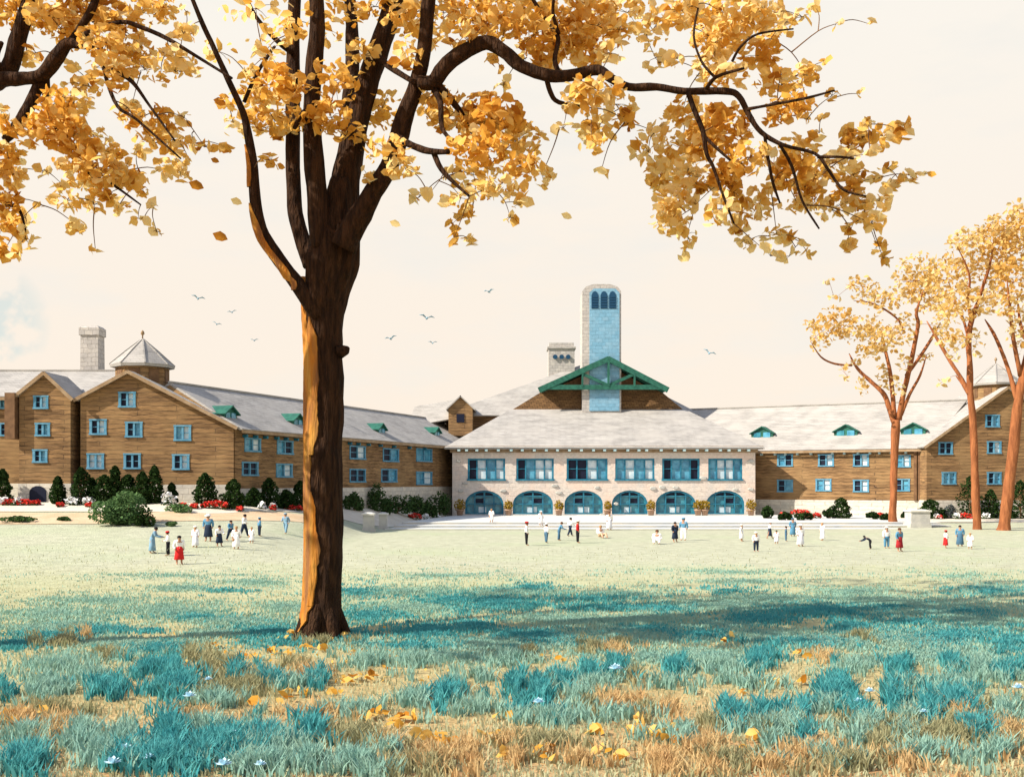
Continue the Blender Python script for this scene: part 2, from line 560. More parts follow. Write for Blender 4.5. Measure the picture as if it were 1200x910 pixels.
def lathe_mesh(prof, c, seg=14, sx=1.0, sy=1.0, tilt=None):
    mb = MB()
    mb.lathe(prof, seg)
    me = bpy.data.meshes.new('l')
    vs = []
    for v in mb.v:
        p = Vector((v[0] * sx, v[1] * sy, v[2]))
        if tilt: p = Matrix.Rotation(tilt, 3, 'X') @ p
        vs.append(tuple(p + Vector(c)))
    me.from_pydata(vs, [], mb.f)
    me.polygons.foreach_set('use_smooth', [True] * len(me.polygons))
    return me


def person(px, py, hpx, pose, face, top, bottom, kind, hair, hat, label, extra=None):
    """face: heading in degrees, 0 = away from the camera, 180 = towards it."""
    loc = at(px, py)
    k = 0.60 if pose == 'sit' else (0.86 if pose == 'bend' else 1.0)
    h = min(1.86, max(0.95, hpx * loc.y / F / k))
    if pose == 'bend': h = min(h, 1.7)
    t = thing('person', label, 'person', loc, 'guests on the lawn', math.radians(-face))
    body, tp, lg, J = body_parts(pose)

    def put(me, name, m):
        me = me.copy()
        me.name = name
        me.materials.clear()
        me.materials.append(M[m])
        o = link(name, me, t)
        o.scale = (h * 1.32, h * 1.25, h)
        return o
    put(body, 'body', 'skin')
    put(tp, 'shirt' if kind == 'trousers' else 'blouse', 'c_' + top)
    hd = J['head1']
    hc = (0, hd[1] - .008, hd[2] - .012)
    if kind == 'trousers':
        put(lg, 'trousers', 'c_' + bottom)
    elif pose == 'sit':
        put(lg, 'skirt', 'c_' + bottom)
    else:
        pz = J['waist']
        lowz = .10 if kind == 'long' else .17
        prof = [(.128, lowz), (.135, lowz + .01), (.115, (lowz + .5) / 2), (.098, .52), (.082, pz[2])]
        put(lathe_mesh(prof, (0, pz[1] * .5, 0), 16, 1.0, .82), 'skirt', 'c_' + bottom)
    # hair: a cap over the crown and back of the head
    prof = [(.050, -.045), (.058, -.015), (.055, .02), (.036, .045), (.008, .056)]
    put(lathe_mesh(prof, hc, 12, .95, 1.05, -0.35), 'hair', 'c_' + hair)
    if hat:
        hh = hat.split(':')
        if hh[1] == 'brim':
            prof = [(.105, 0), (.108, .006), (.058, .012), (.056, .05), (.040, .066), (.006, .068)]
        else:
            prof = [(.064, 0), (.066, .02), (.052, .05), (.006, .062)]
        put(lathe_mesh(prof, (hc[0], hc[1], hc[2] + .012), 14, 1, 1.05, -0.1), 'hat', 'c_' + hh[0])
    if extra == 'basket':
        w = J['hand', 1]
        prof = [(.045, -.12), (.06, -.07), (.062, -.02), (.055, -.015), (.01, -.03)]
        b = lathe_mesh(prof, (0, 0, 0), 12, 1.1, .8)
        b.materials.append(M['basket'])
        o = link('basket', b)
        o.scale = (h, h, h)
        mw = Matrix.Rotation(math.radians(-face), 4, 'Z')
        o.location = loc + mw @ (Vector(w) * h)
        o.rotation_euler = (0, 0, math.radians(-face))
        tag(o, 'tan wicker basket held by ' + {295: 'the child in white left of the big trunk', 576: 'the figure in white on the terrace steps', 277: 'the woman in the long white dress left of the trunk'}[px], 'basket', 'baskets')
    return t


PEOPLE = [
    (178, 648, 31, 'lean', 80, 'greyblue', 'greyblue', 'long', 'darkhair', None, 'dark-haired woman in a grey-blue dress reaching her arm towards a red-capped companion'),
    (197, 651, 29, 'talk', 250, 'white', 'black', 'trousers', 'darkhair', 'red:cap', 'person in red cap, white top and dark trousers next to woman in red skirt'),
    (210, 661, 34, 'stand', 150, 'white', 'red', 'short', 'darkhair', None, 'dark-haired woman in white blouse and bright red skirt, nearest of all the guests'),
    (229, 641, 25, 'stand', 200, 'lilac', 'lilac', 'long', 'fairhair', 'white:cap', 'woman all in pale lilac white dress left of the white-hatted woman'),
    (244, 634, 32, 'stand', 180, 'blue', 'navy', 'short', 'darkhair', 'white:brim', 'woman with white brimmed hat, blue blouse and dark navy skirt'),
    (257, 640, 25, 'talk', 140, 'white', 'navy', 'short', 'darkhair', None, 'dark-haired woman in white blouse and round navy skirt beside the white-hatted woman'),
    (270, 633, 24, 'walk', 120, 'blue', 'navy', 'trousers', 'darkhair', None, 'striding figure in blue jacket and navy trousers left of the trunk'),
    (277, 643, 27, 'stand', 175, 'white', 'white', 'long', 'fairhair', None, 'fair-haired woman in long white dress carrying a basket', 'basket'),
    (286, 629, 27, 'walk', 100, 'white', 'navy', 'trousers', 'darkhair', None, 'dark-haired walker in white shirt and navy trousers behind the woman in long white dress'),
    (295, 636, 19, 'stand', 190, 'white', 'white', 'short', 'fairhair', None, 'small child in white holding a tan basket left of the big trunk', 'basket'),
    (304, 628, 22, 'stand', 60, 'blue', 'navy', 'trousers', 'darkhair', 'blue:cap', 'figure in blue cap, blue coat and navy trousers beside child in white'),
    (335, 625, 24, 'walk', 200, 'greyblue', 'greyblue', 'trousers', 'brownhair', 'greyblue:cap', 'lone figure in grey-blue suit just left of the big trunk'),
    (576, 613, 16, 'stand', 200, 'white', 'white', 'short', 'fairhair', None, 'small figure in white with tan basket on terrace steps', 'basket'),
    (617, 639, 28, 'stand', 90, 'white', 'black', 'trousers', 'brownhair', 'red:cap', 'man in flat red cap, white shirt and black trousers before the second arch'),
    (634, 616, 17, 'stand', 160, 'white', 'white', 'short', 'fairhair', 'white:brim', 'figure in white with wide white hat on steps below second arch'),
    (640, 636, 23, 'talk', 60, 'white', 'slate', 'trousers', 'darkhair', 'white:cap', 'person in white shirt and cap with slate-blue trousers beside the red-capped man'),
    (655, 633, 22, 'lean', 80, 'blue', 'slate', 'trousers', 'brownhair', None, 'figure in blue shirt bending towards the red-jacketed man'),
    (668, 628, 22, 'walk', 70, 'white', 'navy', 'trousers', 'darkhair', None, 'dark-haired figure in white and navy striding behind the man in red'),
    (677, 636, 27, 'stand', 100, 'red', 'black', 'trousers', 'fairhair', 'white:brim', 'man in bright red jacket, white hat and black trousers'),
    (704, 630, 15, 'sit', 160, 'white', 'tan', 'trousers', 'fairhair', None, 'fair-haired person in white and tan sitting on the grass right of red jacket'),
    (714, 621, 25, 'stand', 170, 'white', 'lilac', 'long', 'brownhair', None, 'brown-haired woman in long white dress at the foot of the steps'),
    (770, 637, 22, 'sit', 190, 'white', 'white', 'long', 'brownhair', None, 'brown-haired woman in white seated on grass beside navy-dressed woman'),
    (791, 635, 24, 'stand', 150, 'navy', 'navy', 'short', 'darkhair', None, 'black-haired woman in navy dress before the fifth arch'),
    (801, 633, 27, 'stand', 210, 'blue', 'white', 'trousers', 'brownhair', 'blue:cap', 'figure in blue jacket and cap with white trousers before the fifth arch'),
    (869, 634, 20, 'stand', 120, 'white', 'white', 'short', 'fairhair', 'white:cap', 'small figure all in white before the sixth arch'),
    (886, 646, 23, 'stand', 170, 'white', 'navy', 'trousers', 'fairhair', 'white:cap', 'person in white shirt, white cap and navy trousers, nearest of the right-hand guests'),
    (902, 631, 20, 'walk', 100, 'white', 'navy', 'short', 'fairhair', 'white:brim', 'woman in white blouse, white hat and navy skirt walking'),
    (910, 637, 16, 'stand', 200, 'lilac', 'lilac', 'short', 'darkhair', None, 'dark-haired small child in pale lilac white by the walking woman'),
    (921, 634, 18, 'stand', 100, 'slate', 'slate', 'trousers', 'darkhair', None, 'dark-haired short figure in plain slate blue among the right-hand guests'),
    (929, 628, 21, 'stand', 180, 'blue', 'blue', 'long', 'brownhair', 'slate:cap', 'tall figure in long blue dress and slate cap farther up the lawn'),
    (938, 640, 26, 'stand', 170, 'white', 'lilac', 'long', 'fairhair', 'white:brim', 'tall woman in long white dress with white hat right of blue figures'),
    (964, 633, 21, 'talk', 250, 'white', 'white', 'long', 'fairhair', None, 'fair-haired woman in white standing alone left of the bending figure'),
    (1020, 643, 16, 'bend', 270, 'navy', 'black', 'trousers', 'darkhair', None, 'dark navy figure bending low over the grass'),
    (1039, 642, 25, 'stand', 170, 'white', 'blue', 'trousers', 'brownhair', 'white:cap', 'person in white shirt and cap with blue trousers next to bending figure'),
    (1054, 646, 28, 'stand', 150, 'blue', 'darkred', 'short', 'brownhair', None, 'brown-haired woman in blue blouse and dark red skirt'),
    (1108, 642, 21, 'talk', 90, 'white', 'red', 'short', 'brownhair', 'red:cap', 'woman in red cap, white blouse and red skirt near the right trees'),
    (1125, 640, 25, 'stand', 200, 'blue', 'slate', 'long', 'darkhair', None, 'dark-haired woman in long blue dress by the right-hand trees'),
    (1137, 643, 19, 'stand', 220, 'white', 'white', 'short', 'fairhair', None, 'small child in white, rightmost of the guests'),
]
for a in PEOPLE: person(*a)


# ------------------------------------------------------------------ camera, light, world
cam = bpy.data.cameras.new('camera')
co = bpy.data.objects.new('camera', cam)
COL.objects.link(co)
co.location = (0, 0, ZC)
co.rotation_euler = (math.radians(90), 0, 0)
cam.sensor_width = 36
cam.lens = 36 * F / 1200
cam.shift_y = (HZ - 455) / 1200
cam.clip_end = 6000
SC.camera = co

SUN = Vector((-0.85, -0.34, 0.72)).normalized()
sl = bpy.data.lights.new('sun', 'SUN')
sl.energy = 4.4
sl.angle = math.radians(0.6)
sl.color = (1.0, 0.90, 0.76)
so = bpy.data.objects.new('sun', sl)
COL.objects.link(so)
so.location = (-60, -10, 60)
so.rotation_euler = SUN.to_track_quat('Z', 'Y').to_euler()

w = bpy.data.worlds.new('World')
SC.world = w
w.use_nodes = True
nt = w.node_tree
Lk = nt.links.new
bg = nt.nodes['Background']
sky = nt.nodes.new('ShaderNodeTexSky')
sky.sky_type = 'NISHITA'
sky.sun_disc = False
sky.sun_elevation = math.asin(SUN.z)
sky.sun_rotation = math.atan2(SUN.x, SUN.y)
Lk(sky.outputs[0], bg.inputs[0])
bg.inputs[1].default_value = 0.15
tc = nt.nodes.new('ShaderNodeTexCoord')
sp = nt.nodes.new('ShaderNodeSeparateXYZ')
Lk(tc.outputs['Generated'], sp.inputs[0])
# thin warm overcast low in the sky: cream, faintly peach lower down, with a few blue-grey wisps
rp = nt.nodes.new('ShaderNodeValToRGB')
rp.color_ramp.elements[0].position = 0.0
rp.color_ramp.elements[0].color = (1.0, 0.855, 0.72, 1)
rp.color_ramp.elements[1].position = 0.40
rp.color_ramp.elements[1].color = (1.0, 0.945, 0.85, 1)
e = rp.color_ramp.elements.new(0.16)
e.color = (1.0, 0.885, 0.755, 1)
Lk(sp.outputs[2], rp.inputs[0])
mpw = nt.nodes.new('ShaderNodeMapping')
mpw.inputs['Scale'].default_value = (3.0, 3.0, 10.0)
Lk(tc.outputs['Generated'], mpw.inputs[0])
nz = nt.nodes.new('ShaderNodeTexNoise')
nz.inputs['Scale'].default_value = 1.6
nz.inputs['Detail'].default_value = 7
nz.inputs['Roughness'].default_value = 0.6
Lk(mpw.outputs[0], nz.inputs['Vector'])
mr = nt.nodes.new('ShaderNodeMapRange')
mr.inputs[1].default_value = 0.50
mr.inputs[2].default_value = 0.72
mr.inputs[4].default_value = 0.55
Lk(nz.outputs['Fac'], mr.inputs[0])
mxc = nt.nodes.new('ShaderNodeMix')
mxc.data_type = 'RGBA'
Lk(mr.outputs[0], mxc.inputs[0])
Lk(rp.outputs[0], mxc.inputs[6])
mxc.inputs[7].default_value = (0.88, 0.865, 0.81, 1)
# a pale blue bank of cloud low on the left
dt = nt.nodes.new('ShaderNodeVectorMath')
dt.operation = 'DOT_PRODUCT'
dt.inputs[1].default_value = Vector((-0.478, 1.0, 0.145)).normalized()
Lk(tc.outputs['Generated'], dt.inputs[0])
m2 = nt.nodes.new('ShaderNodeMapRange')
m2.inputs[1].default_value = 0.9986
m2.inputs[2].default_value = 0.9995
Lk(dt.outputs['Value'], m2.inputs[0])
n2 = nt.nodes.new('ShaderNodeTexNoise')
n2.inputs['Scale'].default_value = 30
n2.inputs['Detail'].default_value = 4
Lk(tc.outputs['Generated'], n2.inputs['Vector'])
m3 = nt.nodes.new('ShaderNodeMapRange')
m3.inputs[1].default_value = 0.46
m3.inputs[2].default_value = 0.56
Lk(n2.outputs['Fac'], m3.inputs[0])
mm = nt.nodes.new('ShaderNodeMath')
mm.operation = 'MULTIPLY'
Lk(m2.outputs[0], mm.inputs[0])
Lk(m3.outputs[0], mm.inputs[1])
mxd = nt.nodes.new('ShaderNodeMix')
mxd.data_type = 'RGBA'
Lk(mm.outputs[0], mxd.inputs[0])
Lk(mxc.outputs[2], mxd.inputs[6])
mxd.inputs[7].default_value = (0.76, 0.79, 0.735, 1)
b2 = nt.nodes.new('ShaderNodeBackground')
Lk(mxd.outputs[2], b2.inputs[0])
b2.inputs[1].default_value = 0.53
fz = nt.nodes.new('ShaderNodeMapRange')
fz.interpolation_type = 'SMOOTHSTEP'
fz.inputs[1].default_value = 0.40
fz.inputs[2].default_value = 0.75
fz.inputs[3].default_value = 0.04
fz.inputs[4].default_value = 1.0
Lk(sp.outputs[2], fz.inputs[0])
ms = nt.nodes.new('ShaderNodeMixShader')
Lk(fz.outputs[0], ms.inputs[0])
Lk(b2.outputs[0], ms.inputs[1])
Lk(bg.outputs[0], ms.inputs[2])
Lk(ms.outputs[0], nt.nodes['World Output'].inputs[0])

SC.view_settings.view_transform = 'Standard'
SC.view_settings.look = 'None'
SC.view_settings.gamma = 1.0
SC.view_settings.use_curve_mapping = False
SC.view_settings.exposure = 0.9
SC.cycles.max_bounces = 6
SC.cycles.diffuse_bounces = 3
SC.cycles.use_denoising = True

# ------------------------------------------------------------------ ground
def axis(vals):
    o = []
    for a, b, s in vals: o += list(np.arange(a, b, s))
    return o + [vals[-1][1]]


xs = axis([(-2500, -400, 150), (-400, -90, 15), (-90, 100, 1.0), (100, 400, 15), (400, 2500, 150)])
ys = axis([(-400, -20, 20), (-20, 175, 1.0), (175, 400, 15), (400, 3500, 200)])
V = np.array([(x, y, ground(x, y)) for y in ys for x in xs])
nx = len(xs)
Q = np.array([(j * nx + i, j * nx + i + 1, (j + 1) * nx + i + 1, (j + 1) * nx + i) for j in range(len(ys) - 1) for i in range(nx - 1)])
gm = bpy.data.materials.new('lawn_soil_and_short_grass')
gm.use_nodes = True
nt = gm.node_tree
Lk = nt.links.new
b = nt.nodes['Principled BSDF']
b.inputs['Roughness'].default_value = 0.95
b.inputs['Specular IOR Level'].default_value = 0.05
tc = nt.nodes.new('ShaderNodeTexCoord')
sp = nt.nodes.new('ShaderNodeSeparateXYZ')
Lk(tc.outputs['Object'], sp.inputs[0])
n1 = nt.nodes.new('ShaderNodeTexNoise')
n1.inputs['Scale'].default_value = 0.16
n1.inputs['Detail'].default_value = 6
Lk(tc.outputs['Object'], n1.inputs['Vector'])
ma = nt.nodes.new('ShaderNodeMath')
ma.operation = 'MULTIPLY_ADD'
ma.inputs[1].default_value = 14.0
Lk(n1.outputs['Fac'], ma.inputs[0])
Lk(sp.outputs[1], ma.inputs[2])
dv = nt.nodes.new('ShaderNodeMath')
dv.operation = 'DIVIDE'
dv.inputs[1].default_value = 100.0
Lk(ma.outputs[0], dv.inputs[0])
rp = nt.nodes.new('ShaderNodeValToRGB')
cr = rp.color_ramp
cr.elements[0].position = 0.245
cr.elements[0].color = (0.44, 0.25, 0.115, 1)
cr.elements[1].position = 0.95
cr.elements[1].color = (0.415, 0.425, 0.31, 1)
for p, c in ((0.275, (0.43, 0.29, 0.14, 1)), (0.33, (0.41, 0.325, 0.16, 1)), (0.44, (0.385, 0.36, 0.20, 1)), (0.60, (0.40, 0.41, 0.255, 1)), (0.72, (0.415, 0.425, 0.31, 1))):
    e = cr.elements.new(p)
    e.color = c
Lk(dv.outputs[0], rp.inputs[0])
n2 = nt.nodes.new('ShaderNodeTexNoise')
n2.inputs['Scale'].default_value = 1.1
n2.inputs['Detail'].default_value = 8
n2.inputs['Roughness'].default_value = 0.7
Lk(tc.outputs['Object'], n2.inputs['Vector'])
mr = nt.nodes.new('ShaderNodeMapRange')
mr.inputs[1].default_value = 0.3
mr.inputs[2].default_value = 0.7
mr.inputs[3].default_value = 0.74
mr.inputs[4].default_value = 1.14
Lk(n2.outputs['Fac'], mr.inputs[0])
mu = nt.nodes.new('ShaderNodeMix')
mu.data_type = 'RGBA'
mu.blend_type = 'MULTIPLY'
mu.inputs[0].default_value = 1
Lk(rp.outputs[0], mu.inputs[6])
Lk(mr.outputs[0], mu.inputs[7])
n3 = nt.nodes.new('ShaderNodeTexNoise')
n3.inputs['Scale'].default_value = 0.09
n3.inputs['Detail'].default_value = 5
Lk(tc.outputs['Object'], n3.inputs['Vector'])
m4 = nt.nodes.new('ShaderNodeMapRange')
m4.inputs[1].default_value = 0.5
m4.inputs[2].default_value = 0.7
m4.inputs[4].default_value = 0.5
Lk(n3.outputs['Fac'], m4.inputs[0])
mg = nt.nodes.new('ShaderNodeMix')
mg.data_type = 'RGBA'
Lk(m4.outputs[0], mg.inputs[0])
Lk(mu.outputs[2], mg.inputs[6])
mg.inputs[7].default_value = (0.35, 0.41, 0.25, 1)
Lk(mg.outputs[2], b.inputs['Base Color'])
n5 = nt.nodes.new('ShaderNodeTexNoise')
n5.inputs['Scale'].default_value = 7
n5.inputs['Detail'].default_value = 8
Lk(tc.outputs['Object'], n5.inputs['Vector'])
bp = nt.nodes.new('ShaderNodeBump')
bp.inputs['Strength'].default_value = 0.6
bp.inputs['Distance'].default_value = 0.12
Lk(n5.outputs['Fac'], bp.inputs['Height'])
Lk(bp.outputs[0], b.inputs['Normal'])
g = np_mesh('lawn_ground', V, Q, gm)
g['kind'] = 'structure'
g.data.polygons.foreach_set('use_smooth', [True] * len(g.data.polygons))


def strip(name, rows, m, lift):
    """A sheet following the ground: rows of (near point, far point), subdivided."""
    vs, n = [], 9
    for a, c in rows:
        for k in range(n):
            t = k / (n - 1)
            x, y = a[0] + (c[0] - a[0]) * t, a[1] + (c[1] - a[1]) * t
            vs.append((x, y, ground(x, y) + lift))
    q = [(j * n + i, j * n + i + 1, (j + 1) * n + i + 1, (j + 1) * n + i) for j in range(len(rows) - 1) for i in range(n - 1)]
    o = np_mesh(name, np.array(vs), np.array(q), m)
    o['kind'] = 'structure'
    return o


pm = mat('tan_gravel', (0.50, 0.36, 0.22, 1), 0.95, var=(0.56, 0.43, 0.28, 1), scale=0.8, bump=0.5, bscale=8, detail=9)
bm_ = mat('pale_gravel_border', (0.56, 0.50, 0.40, 1), 0.95, var=(0.62, 0.57, 0.47, 1), scale=0.7, bump=0.5, bscale=8, detail=9)
rows = []
for i in range(56):
    x = -75 + i * 1.08
    wv = 0.5 * noise.noise(Vector((x * 0.2, 0, 0)))
    y0 = 84.5 + wv + 14 * sm(x, -32, -9)
    rows.append(((x, y0), (x, y0 + 7.0 + wv * 0.6)))
strip('gravel_path', rows, pm, 0.035)
rows = []
for i in range(50):
    t = i / 49
    if t < 0.45:
        q = t / 0.45
        x = -75 + q * 50
        rows.append(((x, 92.1), (x - 0.1, 99.6)))
    else:
        q = (t - 0.45) / 0.55
        x0, y0 = -25 + 16.5 * q, 92.1 + 48 * q
        rows.append(((x0 + 0.5 + 6.0 * q, y0), (-25.05 + 17.0 * q, 99.6 + 49 * q)))
strip('gravel_border', rows, bm_, 0.05)
rows = []
for i in range(40):
    t = i / 39
    x = 45.6 + 30 * t if t > 0.0 else 45.6
    rows.append(((x, 125 - 2 * t), (x, 141.5 - 6 * t)))
strip('gravel_terrace', rows, bm_, 0.05)


# ------------------------------------------------------------------ building helpers
class Wall:
    """Vertical wall plane: origin o (x, y), direction u, outward normal n (towards the viewer)."""
    def __init__(s, a, b):
        s.o = Vector((a[0], a[1]))
        d = Vector((b[0] - a[0], b[1] - a[1]))
        s.len = d.length
        s.u = d / s.len
        s.n = Vector((s.u.y, -s.u.x))

    def pt(s, t, z, out=0.0):
        q = s.o + s.u * t + s.n * out
        return Vector((q.x, q.y, z))

    def pix(s, px, py):
        dx, dy = (px - 600) / F, 1.0
        d = s.o.dot(s.n) / (dx * s.n.x + dy * s.n.y)
        q = Vector((dx * d, d)) - s.o
        return q.dot(s.u), ZC + (HZ - py) / F * d, d


def holed(mb, wall, outline, holes, depth=0.35, m=0):
    """Front sheet with real openings and their reveals."""
    loops = [[Vector((t, z, 0)) for t, z in outline]] + [[Vector((t, z, 0)) for t, z in h] for h in holes]
    flat = [p for l in loops for p in l]
    tri = tessellate_polygon(loops)
    mb.add([wall.pt(p.x, p.y) for p in flat], tri, m)
    for h in holes:
        k = len(h)
        vs = [wall.pt(t, z) for t, z in h] + [wall.pt(t, z, -depth) for t, z in h]
        mb.add(vs, [(i, (i + 1) % k, k + (i + 1) % k, k + i) for i in range(k)], m)


def wbox(mb, wall, t0, t1, z0, z1, o0, o1, m=0):
    mb.hexa([wall.pt(t0, z0, o1), wall.pt(t1, z0, o1), wall.pt(t1, z0, o0), wall.pt(t0, z0, o0),
             wall.pt(t0, z1, o1), wall.pt(t1, z1, o1), wall.pt(t1, z1, o0), wall.pt(t0, z1, o0)], m)


def casement(parent, wall, t, z, w, h, left, right, base=Vector((0, 0, 0))):
    """Blue pair window: frame > two panes (dark glass, blue glass or a pale curtain)."""
    f = MB()
    b = 0.14
    wbox(f, wall, t - w / 2 - .12, t + w / 2 + .12, z - h / 2 - .16, z - h / 2, -.1, .12)
    wbox(f, wall, t - w / 2 - .12, t + w / 2 + .12, z + h / 2, z + h / 2 + .14, -.1, .08)
    wbox(f, wall, t - w / 2 - .08, t - w / 2 + b, z - h / 2, z + h / 2, -.2, .06)
    wbox(f, wall, t + w / 2 - b, t + w / 2 + .08, z - h / 2, z + h / 2, -.2, .06)
    wbox(f, wall, t - .09, t + .09, z - h / 2, z + h / 2, -.2, .03)
    wbox(f, wall, t - w / 2 + b, t - .09, z - .03, z + .03, -.2, -.04)
    wbox(f, wall, t + .09, t + w / 2 - b, z - .03, z + .03, -.2, -.04)
    fo = f.build('window', M['bluewood'], parent)
    for a, c, m in ((t - w / 2 + b, t - .09, left), (t + .09, t + w / 2 - b, right)):
        p = MB()
        wbox(p, wall, a, c, z - h / 2, z + h / 2, -.24, -.14)
        p.build('pane', M[m], fo)
    return fo


KEY = {'d': 'dark', 'b': 'blueglass', 'w': 'curtain'}


def rect(t, z, w, h):
    return [(t - w / 2, z - h / 2), (t + w / 2, z - h / 2), (t + w / 2, z + h / 2), (t - w / 2, z + h / 2)]


def windows_on(parent, wall, specs, wpx=21, hpx=16):
    """specs: (px, py, 'dw' ...) in photo pixels; returns the holes for the wall."""
    wpx, hpx = wpx * .90, hpx * .92
    holes, out = [], []
    for px, py, k in specs:
        t, z, d = wall.pix(px, py)
        w, h = wpx * d / F / max(.35, abs(wall.u.x - (px - 600) / F * wall.u.y)), hpx * d / F
        holes.append(rect(t, z, w, h))
        out.append((t, z, w, h, KEY[k[0]], KEY[k[1]]))
    for a in out: casement(parent, wall, *a)
    return holes


def prism_walls(mb, wall, depth, outline, m=0):
    """Sides and back of a block behind a front outline (t, z): skips the front face."""
    k = len(outline)
    fr = [wall.pt(t, z) for t, z in outline]
    bk = [wall.pt(t, z, -depth) for t, z in outline]
    mb.add(fr + bk, [(i, (i + 1) % k, k + (i + 1) % k, k + i) for i in range(k)] + [tuple(range(k, 2 * k))], m)


def dormer(parent, wall, t, zb, back, wd, ht, depth):
    """Small green gabled dormer standing on a roof slope: body, roof, pane."""
    b = MB()
    o = -back
    prof = [(t - wd / 2, zb), (t + wd / 2, zb), (t + wd / 2, zb + ht * .55), (t, zb + ht), (t - wd / 2, zb + ht * .55)]
    k = 5
    b.add([wall.pt(a, z, o) for a, z in prof] + [wall.pt(a, z, o - depth) for a, z in prof],
          [tuple(range(k)), tuple(range(k, 2 * k))] + [(i, (i + 1) % k, k + (i + 1) % k, k + i) for i in range(k)])
    d = b.build('dormer', M['green'], parent)
    r = MB()
    for s in (-1, 1):
        e, zz = t + s * (wd / 2 + .25), zb + ht * .55 - .18
        r.slab([wall.pt(t, zb + ht + .12, o + .3), wall.pt(e, zz + .1, o + .3), wall.pt(e, zz + .1, o - depth), wall.pt(t, zb + ht + .12, o - depth)], .12)
    r.build('dormer_roof', M['green'], d)
    for s, mm in ((-1, 'tealglass'), (1, 'blueglass')):
        p = MB()
        wbox(p, wall, t + s * wd * .22 - wd * .16, t + s * wd * .22 + wd * .16, zb + ht * .18, zb + ht * .58, o, o + .06)
        p.build('pane', M[mm], d)


def cupola(parent, c, r, z0, z1, z2, seg=8):
    b = MB()
    b.lathe([(r * .93, z0), (r * .93, z1)], seg, 0, (c[0], c[1], 0), math.pi / 8)
    cu = b.build('cupola', M['log'], parent)
    b = MB()
    b.lathe([(r * 1.10, z1 - .22), (r * 1.13, z1 + .04), (r * .55, z1 + (z2 - z1) * .55), (.10, z2)], seg, 0, (c[0], c[1], 0), math.pi / 8)
    for i in range(seg):
        a = math.pi / 8 + 2 * math.pi * i / seg
        ca, sa = math.cos(a), math.sin(a)
        b.bar((c[0] + ca * r * 1.13, c[1] + sa * r * 1.13, z1 + .05), (c[0] + ca * r * .55, c[1] + sa * r * .55, z1 + (z2 - z1) * .55 + .03), .14, .1)
        b.bar((c[0] + ca * r * .55, c[1] + sa * r * .55, z1 + (z2 - z1) * .55 + .03), (c[0] + ca * .1, c[1] + sa * .1, z2), .14, .1)
    b.build('cupola_roof', M['shingle'], cu)
    b = MB()
    b.lathe([(.07, z2 - .1), (.06, z2 + .35), (.19, z2 + .5), (.15, z2 + .7), (.02, z2 + .85)], 8, 0, (c[0], c[1], 0))
    b.build('finial', M['trimlite'], cu, True)
    for i in range(seg):
        b = MB()
        a = math.pi / 8 + 2 * math.pi * (i + .5) / seg
        ca, sa = math.cos(a), math.sin(a)
        rr = r * .93 * math.cos(math.pi / seg)
        n = Vector((ca, sa, 0))
        q = Vector((-sa, ca, 0))
        ctr = Vector((c[0], c[1], (z0 + z1) / 2 + (z1 - z0) * .22)) + n * (rr + .03)
        v = []
        for dz in (-(z1 - z0) * .16, (z1 - z0) * .16):
            v += [ctr - q * .5 - n * .05 + Vector((0, 0, dz)), ctr + q * .5 - n * .05 + Vector((0, 0, dz)), ctr + q * .5 + n * .03 + Vector((0, 0, dz)), ctr - q * .5 + n * .03 + Vector((0, 0, dz))]
        b.hexa(v)
        b.build('louvre', M['trim'], cu)


def gable_block(parent, wall, zl, zp, zr, tp, depth, zbase, zplinth, holes, over=.45):
    """Gable fronted block: wall with openings, plinth, roof slabs, verge boards."""
    L = wall.len
    out = [(0, zplinth), (L, zplinth), (L, zr), (tp, zp), (0, zl)]
    mb = MB()
    holed(mb, wall, out, holes)
    prism_walls(mb, wall, depth, out)
    mb.build('wall', M['log'], parent)
    mb = MB()
    po = [(-.08, zbase), (L + .08, zbase), (L + .08, zplinth), (-.08, zplinth)]
    k = 4
    mb.add([wall.pt(a, z, .08) for a, z in po] + [wall.pt(a, z, -depth - .08) for a, z in po],
           [tuple(range(k)), tuple(range(k, 2 * k))] + [(i, (i + 1) % k, k + (i + 1) % k, k + i) for i in range(k)])
    mb.build('plinth', M['plinth'], parent)
    r = MB()
    sl = (zp - zl) / tp
    sr = (zp - zr) / (L - tp)
    up = .22
    r.slab([wall.pt(tp, zp + up, over), wall.pt(-over, zl - sl * over + up, over), wall.pt(-over, zl - sl * over + up, -depth - over), wall.pt(tp, zp + up, -depth - over)], .18)
    r.slab([wall.pt(tp, zp + up, over), wall.pt(L + over, zr - sr * over + up, over), wall.pt(L + over, zr - sr * over + up, -depth - over), wall.pt(tp, zp + up, -depth - over)], .18)
    r.build('roof', M['shingle'], parent)
    v = MB()
    o = over + .06
    v.bar(wall.pt(tp, zp + up - .14, o), wall.pt(-over, zl - sl * over + up - .14, o), .1, .3)
    v.bar(wall.pt(tp, zp + up - .14, o + .02), wall.pt(L + over, zr - sr * over + up - .14, o + .02), .1, .3)
    v.build('verge_board', M['trimlite'], parent)


